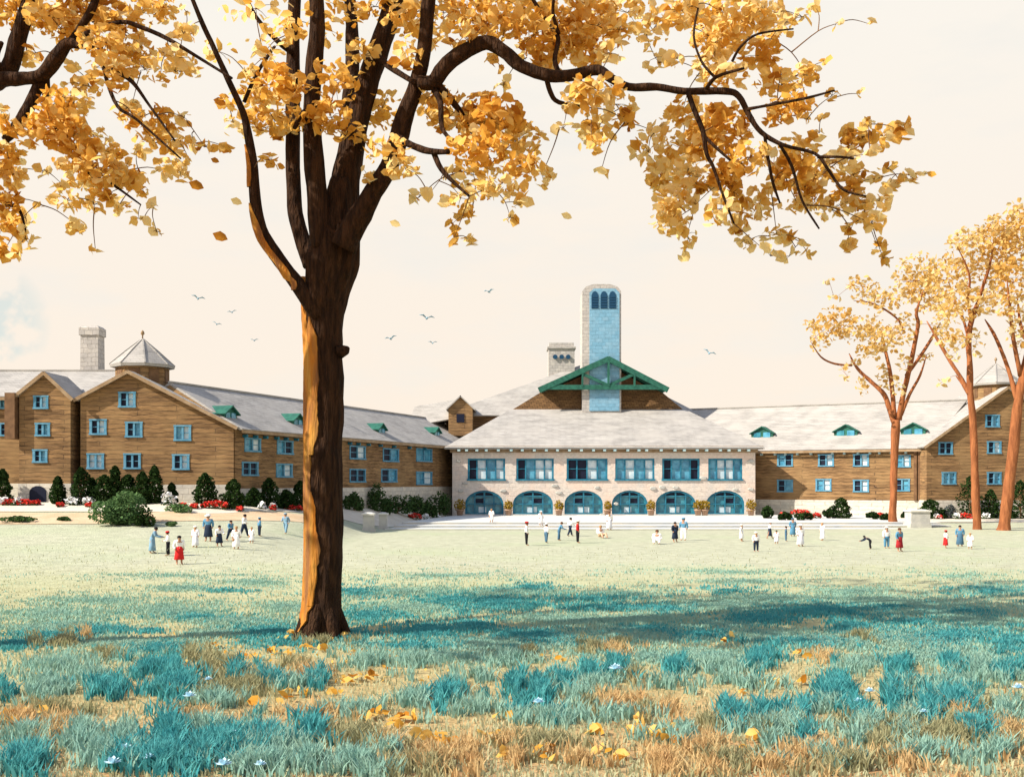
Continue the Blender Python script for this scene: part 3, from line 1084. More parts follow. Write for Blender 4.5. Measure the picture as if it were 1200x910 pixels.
def long_wing(parent, wall, s0, s1, z0, zpl, ze, zr, half, holes, ext=0.0):
    """Long range with a ridge: front wall, back and ends, plinth, roof slabs, eave."""
    out = [(s0, zpl), (s1, zpl), (s1, ze), (s0, ze)]
    mb = MB()
    holed(mb, wall, out, holes)
    k = 5
    prof = [(0, zpl), (0, ze), (-half, zr), (-2 * half, ze), (-2 * half, zpl)]
    for s in (s0, s1):
        mb.add([wall.pt(s + (ext - .3 if s == s1 and ext and z == zr else 0), z, o) for o, z in prof], [(0, 1, 2), (0, 2, 4), (2, 3, 4)])
    mb.add([wall.pt(s0, zpl, -2 * half), wall.pt(s1, zpl, -2 * half), wall.pt(s1, ze, -2 * half), wall.pt(s0, ze, -2 * half)], [(0, 1, 2, 3)])
    mb.build('wall', M['log'], parent)
    mb = MB()
    wbox(mb, wall, s0 - .07, s1 + .07, z0, zpl, -2 * half - .07, .07)
    mb.build('plinth', M['plinth'], parent)
    r = MB()
    sl = (zr - ze) / half
    ov = .7
    for sgn in (1, -1):
        e = ov if sgn == 1 else -2 * half - ov
        r.slab([wall.pt(s0, zr + .24, -half), wall.pt(s1 + ext, zr + .24, -half), wall.pt(s1, ze - sl * ov + .24, e), wall.pt(s0, ze - sl * ov + .24, e)], .2)
    r.bar(wall.pt(s0, zr + .28, -half), wall.pt(s1 + ext, zr + .28, -half), .35, .16)
    r.build('roof', M['shingle'], parent)
    v = MB()
    wbox(v, wall, s0, s1, ze - sl * ov - .14, ze - sl * ov + .14, ov - .02, ov + .09)
    v.build('eave_board', M['trimlite'], parent)


def rafters(parent, wall, ts, z, out, m='rafter', sz=.34):
    for t in ts:
        b = MB()
        wbox(b, wall, t - sz / 2, t + sz / 2, z - sz / 2, z + sz / 2, .02, out)
        b.build('rafter_end', M[m], parent)


# ------------------------------------------------------------------ far left block
fl = thing('timber_house', 'brown timber block at the left edge with narrow front gable and tall pale chimney', 'building', (-50, 104, 2.2))
def rel(o):          # let parts keep world coordinates under their thing
    for c in list(o.children): c.location = -Vector(o.location)


wl = Wall((-64, 104), (-37.5, 104))
sp = [(8, 471, 'bd'), (8, 503, 'db')]
h = windows_on(fl, wl, sp, 18, 13)
long_wing(fl, wl, 0, wl.len, 1.6, 4.8, 13.0, 15.7, 6.0, h)
wg = Wall((-44.2, 99.5), (-39.6, 99.5))
h = windows_on(fl, wg, [(48, 471, 'dw'), (50, 503, 'db'), (47, 534, 'db')], 17, 13)
gable_block(fl, wg, 12.7, 14.6, 12.5, 2.35, 4.6, 1.6, 4.8, h, .35)
b = MB()
b.box(-45.25, -44.35, 98.9, 103.9, 8.8, 12.9)  # dark brown upright box left of the narrow gable
b.build('dark_upright', M['trim'], fl)
c = MB()
c.lathe([(1.32, 12), (1.24, 19.6), (1.42, 19.65), (1.42, 20.4), (1.1, 20.6)], 4, 0, (-42.35, 112, 0), math.pi / 4)
c.build('chimney', M['greystone'], fl)
d = MB()
t0, z0, _ = wg.pix(45, 577)
arc = [(t0 - .75, 2.8), (t0 + .75, 2.8), (t0 + .75, 4.0)] + [(t0 + .75 * math.cos(a), 4.0 + .6 * math.sin(a)) for a in np.linspace(.3, math.pi - .3, 6)] + [(t0 - .75, 4.0)]
k = len(arc)
d.add([wg.pt(a, z, .16) for a, z in arc] + [wg.pt(a, z, .0) for a, z in arc], [tuple(range(k))] + [(i, (i + 1) % k, k + (i + 1) % k, k + i) for i in range(k)])
d.build('cellar_door', M['dark'], fl)
rel(fl)

# ------------------------------------------------------------------ left wing
lw = thing('timber_wing', 'long brown timber wing with broad gable and cupola, left of the stone pavilion', 'building', (-25, 106, 2.0))
wg = Wall((-38.9, 100), (-25.1, 100))
h = windows_on(lw, wg, [(149, 468, 'dw'), (115, 500, 'dw'), (157, 503, 'db'), (214, 507, 'bw'), (112, 540, 'ww'), (155, 540, 'dd'), (212, 541, 'dw')], 20, 16)
gable_block(lw, wg, 12.4, 14.75, 9.9, 4.4, 12, 1.6, 4.7, h)
wl = Wall((-25.1, 100), (-25.1 + .3219 * 70, 100 + .9468 * 70))
h = windows_on(lw, wl, [(296, 521, 'bw'), (334, 524, 'bd'), (419, 530, 'dw'), (458, 533, 'db'), (497, 533, 'bb'), (293, 549, 'dd'), (333, 551, 'bw'), (419, 557, 'dd'), (456, 557, 'db'), (497, 560, 'bw')], 20, 14)
long_wing(lw, wl, .25, 70, .2, 4.35, 9.9, 13.9, 7.0, h)
for px, py in ((270, 486), (349, 492), (447, 499), (512, 504)):
    t, z, dd = wl.pix(px, py)
    for bk in (1.2, 2.0, 2.8, 3.4):      # step back up the slope until the roof meets the line of sight
        t2, z2, d2 = Wall(wl.pt(0, 0, -bk)[:2], wl.pt(70, 0, -bk)[:2]).pix(px, py + 8)
        if 9.9 + bk * 4.0 / 7 + .24 >= z2: break
    dormer(lw, wl, t2, 9.9 + bk * 4 / 7 - .1, bk, 2.1, 1.35, 2.6)
rafters(lw, wl, [wl.pix(px, 515)[0] for px in (285, 297, 309, 322, 333, 345, 408, 418, 430, 444, 460, 478, 496)], 9.15, .45, 'tealwood', .26)
cupola(lw, (-34.6, 103.9), 2.6, 12.2, 15.8, 18.3)
b = MB()                                            # a small gabled timber roof house near the ridge end
x0 = P(540, 480, 158)
prof = [(x0.x - 1.7, 11.5), (x0.x + 1.7, 11.5), (x0.x + 1.7, 15.4), (x0.x, 17.0), (x0.x - 1.7, 15.4)]
b.add([(x, 157, z) for x, z in prof] + [(x, 163, z) for x, z in prof], [(0, 1, 2, 3, 4), (5, 6, 7, 8, 9)] + [(i, (i + 1) % 5, 5 + (i + 1) % 5, 5 + i) for i in range(5)])
rg = b.build('roof_gable', M['log'], lw)
b = MB()
for s in (-1, 1):
    b.slab([(x0.x, 156.6, 17.2), (x0.x + s * 2.1, 156.6, 15.2), (x0.x + s * 2.1, 163, 15.2), (x0.x, 163, 17.2)], .15)
for yy in (157.6, 163.4):
    b.slab([(x0.x - 6.8, 160.5, 15.9), (x0.x, 160.5, 17.0), (x0.x, yy, 14.2), (x0.x - 7.6, yy, 12.8)], .2)
b.build('gable_roof', M['shingle'], rg)
b = MB()
b.box(x0.x - .55, x0.x + .55, 156.9, 157.1, 13.4, 14.6)
b.build('pane', M['dark'], rg)
rel(lw)

# ------------------------------------------------------------------ right wing
rw = thing('timber_wing', 'long brown timber wing right of the stone pavilion, ending in gable and cupola behind trees', 'building', (50, 146, .5))
wg = Wall((51.2, 137), (71.5, 137))
h = windows_on(rw, wg, [(1108, 525, 'dd'), (1163, 493, 'db'), (1165, 524, 'dw'), (1112, 560, 'bb'), (1165, 560, 'db'), (1215, 525, 'db'), (1215, 560, 'dw')], 17, 13)
gable_block(rw, wg, 9.4, 16.5, 9.4, 9.9, 14, .2, 2.7, h)
wl = Wall((32.9, 150), (52.2, 139))
h = windows_on(rw, wl, [(920, 539, 'bd'), (968, 539, 'dw'), (1009, 539, 'dw'), (1058, 540, 'bw'), (920, 569, 'db'), (965, 568, 'bw'), (1009, 569, 'dw'), (1057, 568, 'db')], 19, 13)
long_wing(rw, wl, -12, 22.2, .1, 2.6, 9.5, 15.3, 7.0, h, 3.6)
for px, py in ((893, 506), (991, 506), (1070, 505)):
    for bk in (1.0, 1.6, 2.2, 2.8):
        t2, z2, d2 = Wall(wl.pt(0, 0, -bk)[:2], wl.pt(20, 0, -bk)[:2]).pix(px, py + 7)
        if 9.5 + bk * 5.8 / 7 + .24 >= z2: break
    dormer(rw, wl, t2, 9.5 + bk * 5.8 / 7 - .1, bk, 3.0, 1.7, 2.6)
rafters(rw, wl, [wl.pix(px, 530)[0] for px in (893, 909, 921, 935, 951, 976, 990, 1006, 1020, 1031, 1045, 1062)], 8.65, .45, 'rafter', .28)
cupola(rw, (61.7, 141.5), 2.9, 13.5, 17.4, 20.0)
b = MB()
for px in (1073, 1078):
    t, _, _ = wl.pix(px, 540)
    wbox(b, wl, t - .18, t + .18, 2.6, 9.3, .01, .28)
b.build('corner_post', M['trim'], rw)
rel(rw)

# ------------------------------------------------------------------ stone pavilion
pv = thing('stone_pavilion', 'pale fieldstone pavilion with six blue arches, hipped roof, green gable truss and tower with its front painted shade-blue', 'building', (12, 160, .3))
X0, X1, Y0, Y1, ZE = -7.8, 31.8, 145.0, 186.0, 9.75
wf = Wall((X0, Y0), (X1, Y0))
UP = [(570, 44), (627, 44), (688, 48), (744, 46), (798, 44), (850, 40)]
AR = [(567.5, 45), (624.5, 47), (684, 45), (738, 42), (792, 47), (850, 45)]
holes = []
WB = 145 / F
for cx, w_ in UP: holes.append(rect((cx - 600) * WB - X0, ZC + (HZ - 549) * WB, w_ * WB, 24 * WB))


def arch(cx, w_, grow=0.0):
    t = (cx - 600) * WB - X0
    r = w_ * WB / 2 + grow
    zb = TZ + .08
    zs = ZC + (HZ - 590) * WB
    pts = [(t - r, zb), (t + r, zb), (t + r, zs)]
    pts += [(t + r * math.cos(a), zs + (1.75 + grow) * math.sin(a)) for a in np.linspace(0.18, math.pi - .18, 11)]
    return pts + [(t - r, zs)]


for a in AR: holes.append(arch(*a))
mb = MB()
holed(mb, wf, [(0, .0), (X1 - X0, .0), (X1 - X0, ZE), (0, ZE)], holes, .7)
mb.add([(X0, Y0, 0), (X0, Y1, 0), (X0, Y1, ZE), (X0, Y0, ZE), (X1, Y0, 0), (X1, Y1, 0), (X1, Y1, ZE), (X1, Y0, ZE)], [(0, 1, 2, 3), (4, 5, 6, 7), (1, 5, 6, 2)])
mb.build('wall', M['stone'], pv)
TINT = ['dwbw', 'dbww', 'ddwb', 'bwbw', 'dbbd', 'bwwb']
for (cx, w_), tt in zip(UP, TINT):
    t, z, w2, h2 = (cx - 600) * WB - X0, ZC + (HZ - 549) * WB, w_ * WB, 24 * WB
    f = MB()
    wbox(f, wf, t - w2 / 2 - .1, t + w2 / 2 + .1, z - h2 / 2 - .22, z - h2 / 2, -.3, .16)
    wbox(f, wf, t - w2 / 2, t + w2 / 2, z + h2 / 2 - .22, z + h2 / 2 - .003, -.4, -.05)
    for s in (-1, 1): wbox(f, wf, t + s * (w2 / 2 - .125) - .12, t + s * (w2 / 2 - .125) + .12, z - h2 / 2, z + h2 / 2 - .22, -.4, -.05)
    for q in (-.25, 0, .25): wbox(f, wf, t + q * w2 - .09, t + q * w2 + .09, z - h2 / 2, z + h2 / 2 - .22, -.4, -.12)
    wbox(f, wf, t - w2 / 2 + .25, t + w2 / 2 - .25, z - .05, z + .03, -.36, -.16)
    fo = f.build('window', M['tealwood'], pv)
    for i, ch in enumerate(tt):
        p = MB()
        a = t - w2 / 2 + w2 * i / 4
        wbox(p, wf, a + .05, a + w2 / 4 - .05, z - h2 / 2 + .02, z + h2 / 2 - .1, -.42, -.30)
        p.build('pane', M[KEY[ch]], fo)
for i, (cx, w_) in enumerate(AR):
    out = arch(cx, w_, .0)
    inn = arch(cx, w_, -.26)
    k = len(out)
    f = MB()
    for o0, o1 in ((-.12, -.45),):
        vs = [wf.pt(a, z, o0) for a, z in out] + [wf.pt(a, max(z, .9), o0) for a, z in inn] + [wf.pt(a, z, o1) for a, z in out] + [wf.pt(a, max(z, .9), o1) for a, z in inn]
        fs = []
        for j in range(k):
            n_ = (j + 1) % k
            fs += [(j, n_, k + n_, k + j), (k + j, k + n_, 3 * k + n_, 3 * k + j)]
        f.add(vs, fs)
    t = (cx - 600) * WB - X0
    r = w_ * WB / 2
    for q in (-.5, 0, .5): wbox(f, wf, t + q * r - .07, t + q * r + .07, .9, 4.0 - abs(q) * .6, -.42, -.2)
    wbox(f, wf, t - r + .2, t + r - .2, 2.0, 2.14, -.40, -.22)
    wbox(f, wf, t - r + .2, t + r - .2, 3.05, 3.17, -.40, -.22)
    fo = f.build('arched_window', M['tealwood'], pv)
    mid = arch(cx, w_, -.1)
    p = MB()
    p.add([wf.pt(a, z, -.46) for a, z in mid] + [wf.pt(a, z, -.54) for a, z in mid], [tuple(range(k)), tuple(range(k, 2 * k))] + [(j, (j + 1) % k, k + (j + 1) % k, k + j) for j in range(k)])
    p.build('pane', M['tealglass'], fo)
    p = MB()
    for q, zz in ((-.25, 3.2), (.25, 3.2), (-.25 + .5 * (i % 2), 2.2)):
        wbox(p, wf, t + q * r - r * .2, t + q * r + r * .2, zz, zz + .6, -.455, -.43)
    p.build('open_pane', M['dark'], fo)
    p = MB()
    wbox(p, wf, t - r * .3, t + r * (.1 + .1 * (i % 3)), .95, 1.7, -.455, -.42)
    p.build('curtain', M['curtain'], fo)
# loose protruding facing stones
for px, py in ((545, 566), (650, 569), (590, 575), (700, 571), (765, 572), (776, 571), (792, 571), (862, 573), (880, 573), (706, 603), (722, 590), (878, 590), (537, 540), (655, 577), (596, 530), (824, 560), (880, 540), (540, 575)):
    t, z = (px - 600) * WB - X0, ZC + (HZ - py) * WB
    b = MB()
    a, c = R.uniform(.35, .6), R.uniform(.18, .28)
    pts = [(t + a * math.cos(q) * R.uniform(.85, 1.1), z + c * math.sin(q) * R.uniform(.85, 1.1)) for q in np.linspace(0, 2 * math.pi, 9)[:-1]]
    k = 8
    b.add([wf.pt(x + (t - x) * .25, y + (z - y) * .25, .16) for x, y in pts] + [wf.pt(x, y, -.02) for x, y in pts], [tuple(range(k))] + [(j, (j + 1) % k, k + (j + 1) % k, k + j) for j in range(k)])
    b.build('facing_stone', M['pier'], pv)
b = MB()
wbox(b, wf, -.9, X1 - X0 + .9, ZE - .55, ZE - .1, .55, .72)
wbox(b, wf, -.3, X1 - X0 + .3, ZE - .95, ZE - .06, .012, .24)
b.build('eave_beam', M['trimlite'], pv)
rafters(pv, wf, [(px - 600) * WB - X0 for px in (538, 547, 559, 570, 584, 599, 612, 626, 640, 653, 667, 681, 695, 708, 720, 735, 748, 757, 774, 790, 801, 816, 827, 843, 853, 865, 876)], ZE - .62, .86, 'rafter', .36)
# lower hipped roof
PX0, PX1, PY0, PY1, PZ = -.2, 24.2, 155.0, 177.0, 15.1
ov = 1.0
eq = [(X0 - ov, Y0 - ov, ZE - .3), (X1 + ov, Y0 - ov, ZE - .3), (X1 + ov, Y1 + ov, ZE - .3), (X0 - ov, Y1 + ov, ZE - .3)]
tq = [(PX0, PY0, PZ), (PX1, PY0, PZ), (PX1, PY1, PZ), (PX0, PY1, PZ)]
b = MB()
for i in range(4): b.slab([eq[i], eq[(i + 1) % 4], tq[(i + 1) % 4], tq[i]], .25)
b.slab(tq, .2)
b.build('roof', M['shingle'], pv)
# brown shingled skirt under the truss
b = MB()
G0, G1, GZ = 4.6, 20.7, 17.9
b.hexa([(PX0 + .3, PY0 + .15, PZ), (PX1 - .3, PY0 + .15, PZ), (PX1 - .3, 172, PZ), (PX0 + .3, 172, PZ), (G0, PY0 + .9, GZ), (G1, PY0 + .9, GZ), (G1, 170, GZ), (G0, 170, GZ)])
b.build('shingled_skirt', M['brownshingle'], pv)
# gable roof with the open green truss in front
GX, GP = 13.35, 22.0
b = MB()
for s, ge in ((-1, G0 - .6), (1, G1 + .6)):
    b.slab([(GX, 153.6, GP), (ge, 153.6, GZ - .2), (ge, 171, GZ - .2), (GX, 171, GP)], .3)
b.build('gable_roof', M['green'], pv)
b = MB()
b.add([(GX, 156.2, GP - .5), (G0 + .6, 156.2, GZ - .1), (G1 - .6, 156.2, GZ - .1), (GX, 156.6, GP - .5), (G0 + .6, 156.6, GZ - .1), (G1 - .6, 156.6, GZ - .1)], [(0, 1, 2), (3, 4, 5), (0, 1, 4, 3), (1, 2, 5, 4), (0, 2, 5, 3)])
b.build('gable_wall', M['trim'], pv)
b = MB()
ty = 153.4
b.bar((G0 - .9, ty, GZ - .25), (GX + .1, ty, GP + .0), .36, .75)
b.bar((G1 + .9, ty - .02, GZ - .25), (GX - .1, ty - .02, GP + .0), .36, .75)
b.bar((G0 - .2, ty + .04, GZ + .15), (G1 + .2, ty + .04, GZ + .15), .34, .65)
b.bar((GX, ty + .03, GZ + .3), (GX, ty + .03, GP - .3), .30, .5)
for s in (-1, 1):
    b.bar((GX, ty + .06, GZ + .4), (GX + s * 3.6, ty + .06, GP - 2.1), .26, .42)
    b.bar((GX + s * 3.6, ty + .01, GZ + .2), (GX + s * 3.6, ty + .01, GP - 2.0), .24, .36)
b.build('truss', M['green'], pv)
# rear hipped roof
b = MB()
ap = [(13.0, 173, 24.0), (13.0, 182, 24.0)]
bl = [(-10.5, 160, 14.6), (27.5, 160, 14.6), (27.5, 192, 14.6), (-10.5, 192, 14.6)]
b.slab([bl[0], bl[1], ap[0]], .2)
b.slab([bl[1], bl[2], ap[1], ap[0]], .2)
b.slab([bl[2], bl[3], ap[1]], .2)
b.slab([bl[3], bl[0], ap[0], ap[1]], .2)
b.build('rear_roof', M['shingle'], pv)
b = MB()
b.box(-9.6, 26.6, 161, 191, 9, 14.7)
b.build('rear_wall', M['log'], pv)
# small chimney
c = MB()
c.box(5.6, 9.6, 170, 174, 17, 25.4)
c.box(5.4, 9.8, 169.8, 174.2, 25.4, 25.7)
c.box(5.7, 9.5, 170.1, 173.9, 25.7, 26.3)
ch = c.build('chimney', M['greystone'], pv)
for q in (6.6, 7.6, 8.6):
    c = MB()
    c.lathe([(.36, 0), (.36, .12)], 12)
    vv = c.v
    c.v = [(q + v[0], 169.82 - v[2], 24.1 + v[1]) for v in vv]
    c.build('flue_hole', M['louver'], ch)
# tower with a rounded top, pale edges, and the front's shade painted as a blue panel
tw0, tw1, ty0 = 9.75, 15.15, 153.95
wt = Wall((tw0, ty0), (tw1, ty0))
TZ1 = 31.9
prof = [(0, 14.6), (tw1 - tw0, 14.6), (tw1 - tw0, TZ1 - .5), (tw1 - tw0 - .5, TZ1 + .15), (tw1 - tw0 - 1.6, TZ1 + .5), (1.6, TZ1 + .5), (.5, TZ1 + .15), (0, TZ1 - .5)]
b = MB()
k = len(prof)
b.add([wt.pt(a, z) for a, z in prof] + [wt.pt(a, z, -5.0) for a, z in prof], [tuple(range(k)), tuple(range(k, 2 * k))] + [(i, (i + 1) % k, k + (i + 1) % k, k + i) for i in range(k)])
tw = b.build('tower', M['greystone'], pv)
b = MB()
prof = [(1.0, 14.8), (5.15, 14.8), (5.15, TZ1 - .7), (4.6, TZ1 - .15), (1.6, TZ1 - .15), (1.0, TZ1 - .7)]
k = 6
b.add([wt.pt(a, z, .10) for a, z in prof] + [wt.pt(a, z, -.05) for a, z in prof], [tuple(range(k))] + [(i, (i + 1) % k, k + (i + 1) % k, k + i) for i in range(k)])
b.build('tower_front_shade', M['shade_blue'], tw)
for t in (1.75, 3.0, 4.2):
    b = MB()
    pr = [(t - .48, TZ1 - 2.9), (t + .48, TZ1 - 2.9), (t + .48, TZ1 - 1.1), (t + .3, TZ1 - .65), (t, TZ1 - .5), (t - .3, TZ1 - .65), (t - .48, TZ1 - 1.1)]
    k = 7
    b.add([wt.pt(a, z, .16) for a, z in pr] + [wt.pt(a, z, .09) for a, z in pr], [tuple(range(k))] + [(i, (i + 1) % k, k + (i + 1) % k, k + i) for i in range(k)])
    for q in range(5):
        wbox(b, wt, t - .44, t + .44, TZ1 - 2.8 + q * .36, TZ1 - 2.66 + q * .36, .16, .22)
    b.build('belfry_louvre', M['louver'], tw)
rel(pv)

# ------------------------------------------------------------------ terrace, steps and piers
ts = thing('stone_terrace', 'wide pale stone terrace with three long shallow steps before the pavilion', 'terrace', ((TX0 + TX1) / 2, 130, .2))
for i, (y0, z1) in enumerate(((TY0, .22), (TY0 + 3, .44), (TY0 + 6, TZ))):
    b = MB()
    ye = TY1 - .65 if i == 2 else y0 + 3.0
    a0, a1 = tx0(y0), tx0(ye)
    b.hexa([(a0, y0, -.3), (TX1, y0, -.3), (TX1, ye, -.3), (a1, ye, -.3), (a0, y0, z1), (TX1, y0, z1), (TX1, ye, z1), (a1, ye, z1)])
    b.box(a0 - .03, TX1 + .03, y0 - .06, y0 + .35, z1 - .06, z1 + .012)
    b.build('step' if i < 2 else 'platform', M['step'], ts)
rel(ts)


def pier(px, py, wpx, hpx, label):
    q = at(px, py)
    w2, h2 = wpx * q.y / F / 2, hpx * q.y / F
    t = thing('stone_pier', label, 'pier', q, 'piers at the ends of the terrace')
    b = MB()
    b.box(-w2, w2, -w2, w2, -.3, h2 - .25)
    b.box(-w2 - .1, w2 + .1, -w2 - .1, w2 + .1, -.3, .25)
    b.build('shaft', M['pier'], t)
    b = MB()
    b.box(-w2 - .12, w2 + .12, -w2 - .12, w2 + .12, h2 - .25, h2 - .08)
    b.hexa([(-w2, -w2, h2 - .08), (w2, -w2, h2 - .08), (w2, w2, h2 - .08), (-w2, w2, h2 - .08), (-w2 * .6, -w2 * .6, h2), (w2 * .6, -w2 * .6, h2), (w2 * .6, w2 * .6, h2), (-w2 * .6, w2 * .6, h2)])
    b.build('cap', M['step'], t)


pier(432, 622, 12, 22, 'pale stone pier with cap, leftmost beside the terrace steps')
pier(449, 620, 9, 20, 'narrow grey stone pier at the left end of the steps')
pier(1075, 616, 22, 19, 'broad grey stone pier at the right end of the terrace')


# ------------------------------------------------------------------ leaves
def leaf_arrays(C, S, flat=0.0, rng=NR, asp=(0.5, 0.8)):
    """Bent ovate leaves: centres C (n,3), lengths S (n,)."""
    n = len(C)
    a = rng.normal(size=(n, 3))
    a[:, 2] *= 0.7
    a /= np.linalg.norm(a, axis=1, keepdims=True)
    b = rng.normal(size=(n, 3))
    b[:, 2] += flat
    b -= a * np.sum(a * b, axis=1, keepdims=True)
    b /= np.linalg.norm(b, axis=1, keepdims=True)
    s = np.cross(a, b)
    L = S[:, None]
    W = L * rng.uniform(asp[0], asp[1], size=(n, 1)) * 0.5
    up = L * 0.14
    v = np.stack([C - a * L * .5, C - a * L * .12 + s * W + b * up * .6, C + a * L * .24 + s * W * .82 + b * up * .5, C + a * L * .5 - b * up * .5,
                  C + a * L * .24 - s * W * .82 + b * up * .5, C - a * L * .12 - s * W + b * up * .6], axis=1).reshape(-1, 3)
    i = np.arange(n)[:, None] * 6
    q = np.concatenate([i + np.array([0, 1, 2, 3]), i + np.array([0, 3, 4, 5])], axis=1).reshape(-1, 4)
    return v, q


def in_ball(n, rng=NR, shell=0.0):
    d = rng.normal(size=(n, 3))
    d /= np.linalg.norm(d, axis=1, keepdims=True)
    r = rng.uniform(shell, 1, size=(n, 1)) ** (1 / 3 if shell == 0 else .5)
    return d * r


# ------------------------------------------------------------------ the great tree in the foreground
DT = 35.0
K = DT / F
base = at(378, 745)
DT = base.y
K = DT / F


def path3(pts, dz0=0.0, dz1=0.0):
    """(px, py, r px) list -> 3D points at the tree's distance, drifting in depth."""
    out, rad = [], []
    n = len(pts)
    for i, p in enumerate(pts):
        d = DT + dz0 + (dz1 - dz0) * i / max(1, n - 1)
        out.append(P(p[0], p[1], d))
        rad.append(p[2] * d / F)
    return out, rad


def smooth(pts, rad, n=4):
    """Catmull-Rom resampling."""
    P_, r_ = [], []
    m = len(pts)
    for i in range(m - 1):
        p0, p1, p2, p3 = pts[max(0, i - 1)], pts[i], pts[i + 1], pts[min(m - 1, i + 2)]
        for k in range(n):
            t = k / n
            P_.append(.5 * ((2 * p1) + (p2 - p0) * t + (2 * p0 - 5 * p1 + 4 * p2 - p3) * t * t + (3 * p1 - p0 - 3 * p2 + p3) * t ** 3))
            r_.append(rad[i] + (rad[i + 1] - rad[i]) * t)
    return P_ + [pts[-1]], r_ + [rad[-1]]


def shift(L, o): return [p - o for p in L]


bt = thing('autumn_elm', 'huge foreground tree with dark forked trunk, painted sunlit orange flank and golden leaves', 'tree', base)
TR = [(376, 756, 31), (377, 744, 27), (379, 728, 23), (379, 690, 21.5), (380, 640, 21), (380, 560, 21.5), (380, 480, 21.5), (380, 420, 21), (380, 375, 23), (383, 340, 27), (388, 305, 31), (392, 275, 28), (396, 245, 20), (401, 210, 13)]
tp, tr = smooth(*path3(TR), 5)
mb = MB()
mb.tube(shift(tp, base), tr, 28, 0, .16)
for a in np.linspace(0, 2 * math.pi, 8)[:-1]:                     # root flares
    r0 = 27 * K
    p = [Vector((math.cos(a) * r0 * .5, math.sin(a) * r0 * .5, 1.0)), Vector((math.cos(a) * r0 * .85, math.sin(a) * r0 * .85, .35)), Vector((math.cos(a) * r0 * 1.22, math.sin(a) * r0 * 1.22, -.10))]
    mb.tube(*smooth(p, [.22, .2, .08], 3), 8, 0, .2)
kn = P(398, 412, DT - .3) - base
mb.tube([kn, kn + Vector((.22, -.1, .05)), kn + Vector((.3, -.12, .12))], [.22, .16, .05], 8, 0, .2)
LIMBS = [
    ([(374, 372, 9), (352, 338, 9), (333, 312, 8), (312, 282, 8), (302, 255, 7), (298, 225, 6.5), (296, 190, 5.5), (291, 160, 4.5), (284, 130, 4), (268, 95, 3.5), (250, 55, 3), (236, 25, 3), (222, -10, 2.5)], -.4, -2.0),
    ([(366, 310, 12), (354, 280, 10), (346, 250, 9), (344, 215, 8.5), (343, 175, 8.5), (343, 130, 8.5), (343, 85, 8), (344, 40, 7.5), (346, -10, 7), (350, -70, 6), (345, -140, 5)], .5, 2.0),
    ([(380, 290, 16), (374, 250, 13), (370, 210, 12), (367, 165, 10.5), (366, 120, 10), (369, 70, 10), (372, 20, 9), (370, -40, 8), (380, -120, 6)], -.4, -1.2),
    ([(398, 265, 20), (404, 225, 16.5), (409, 190, 15.5), (416, 150, 14), (427, 112, 13.5), (438, 75, 13), (450, 40, 13), (464, 0, 12), (480, -50, 10), (505, -120, 8), (520, -190, 6)], .1, 1.0),
    ([(402, 290, 17), (418, 258, 13.5), (438, 225, 11.5), (455, 196, 11), (466, 165, 11.5), (474, 135, 10.5), (486, 105, 9.5), (494, 75, 9), (499, 40, 8.5), (502, 5, 8), (512, -50, 7), (540, -110, 6)], -.7, -2.2),
    ([(408, 130, 9), (412, 90, 8), (413, 50, 8), (411, 10, 7), (405, -50, 6)], .8, 2.6),
]
NET = []
for pts, a, c in LIMBS:
    q, r = smooth(*path3(pts, a, c), 4)
    NET += [p for p in q if p.z > base.z + 14]
    mb.tube(shift(q, base), r, 14, 0, .16, R.uniform(0, 9))
mb.build('trunk', M['bark'], bt, True)
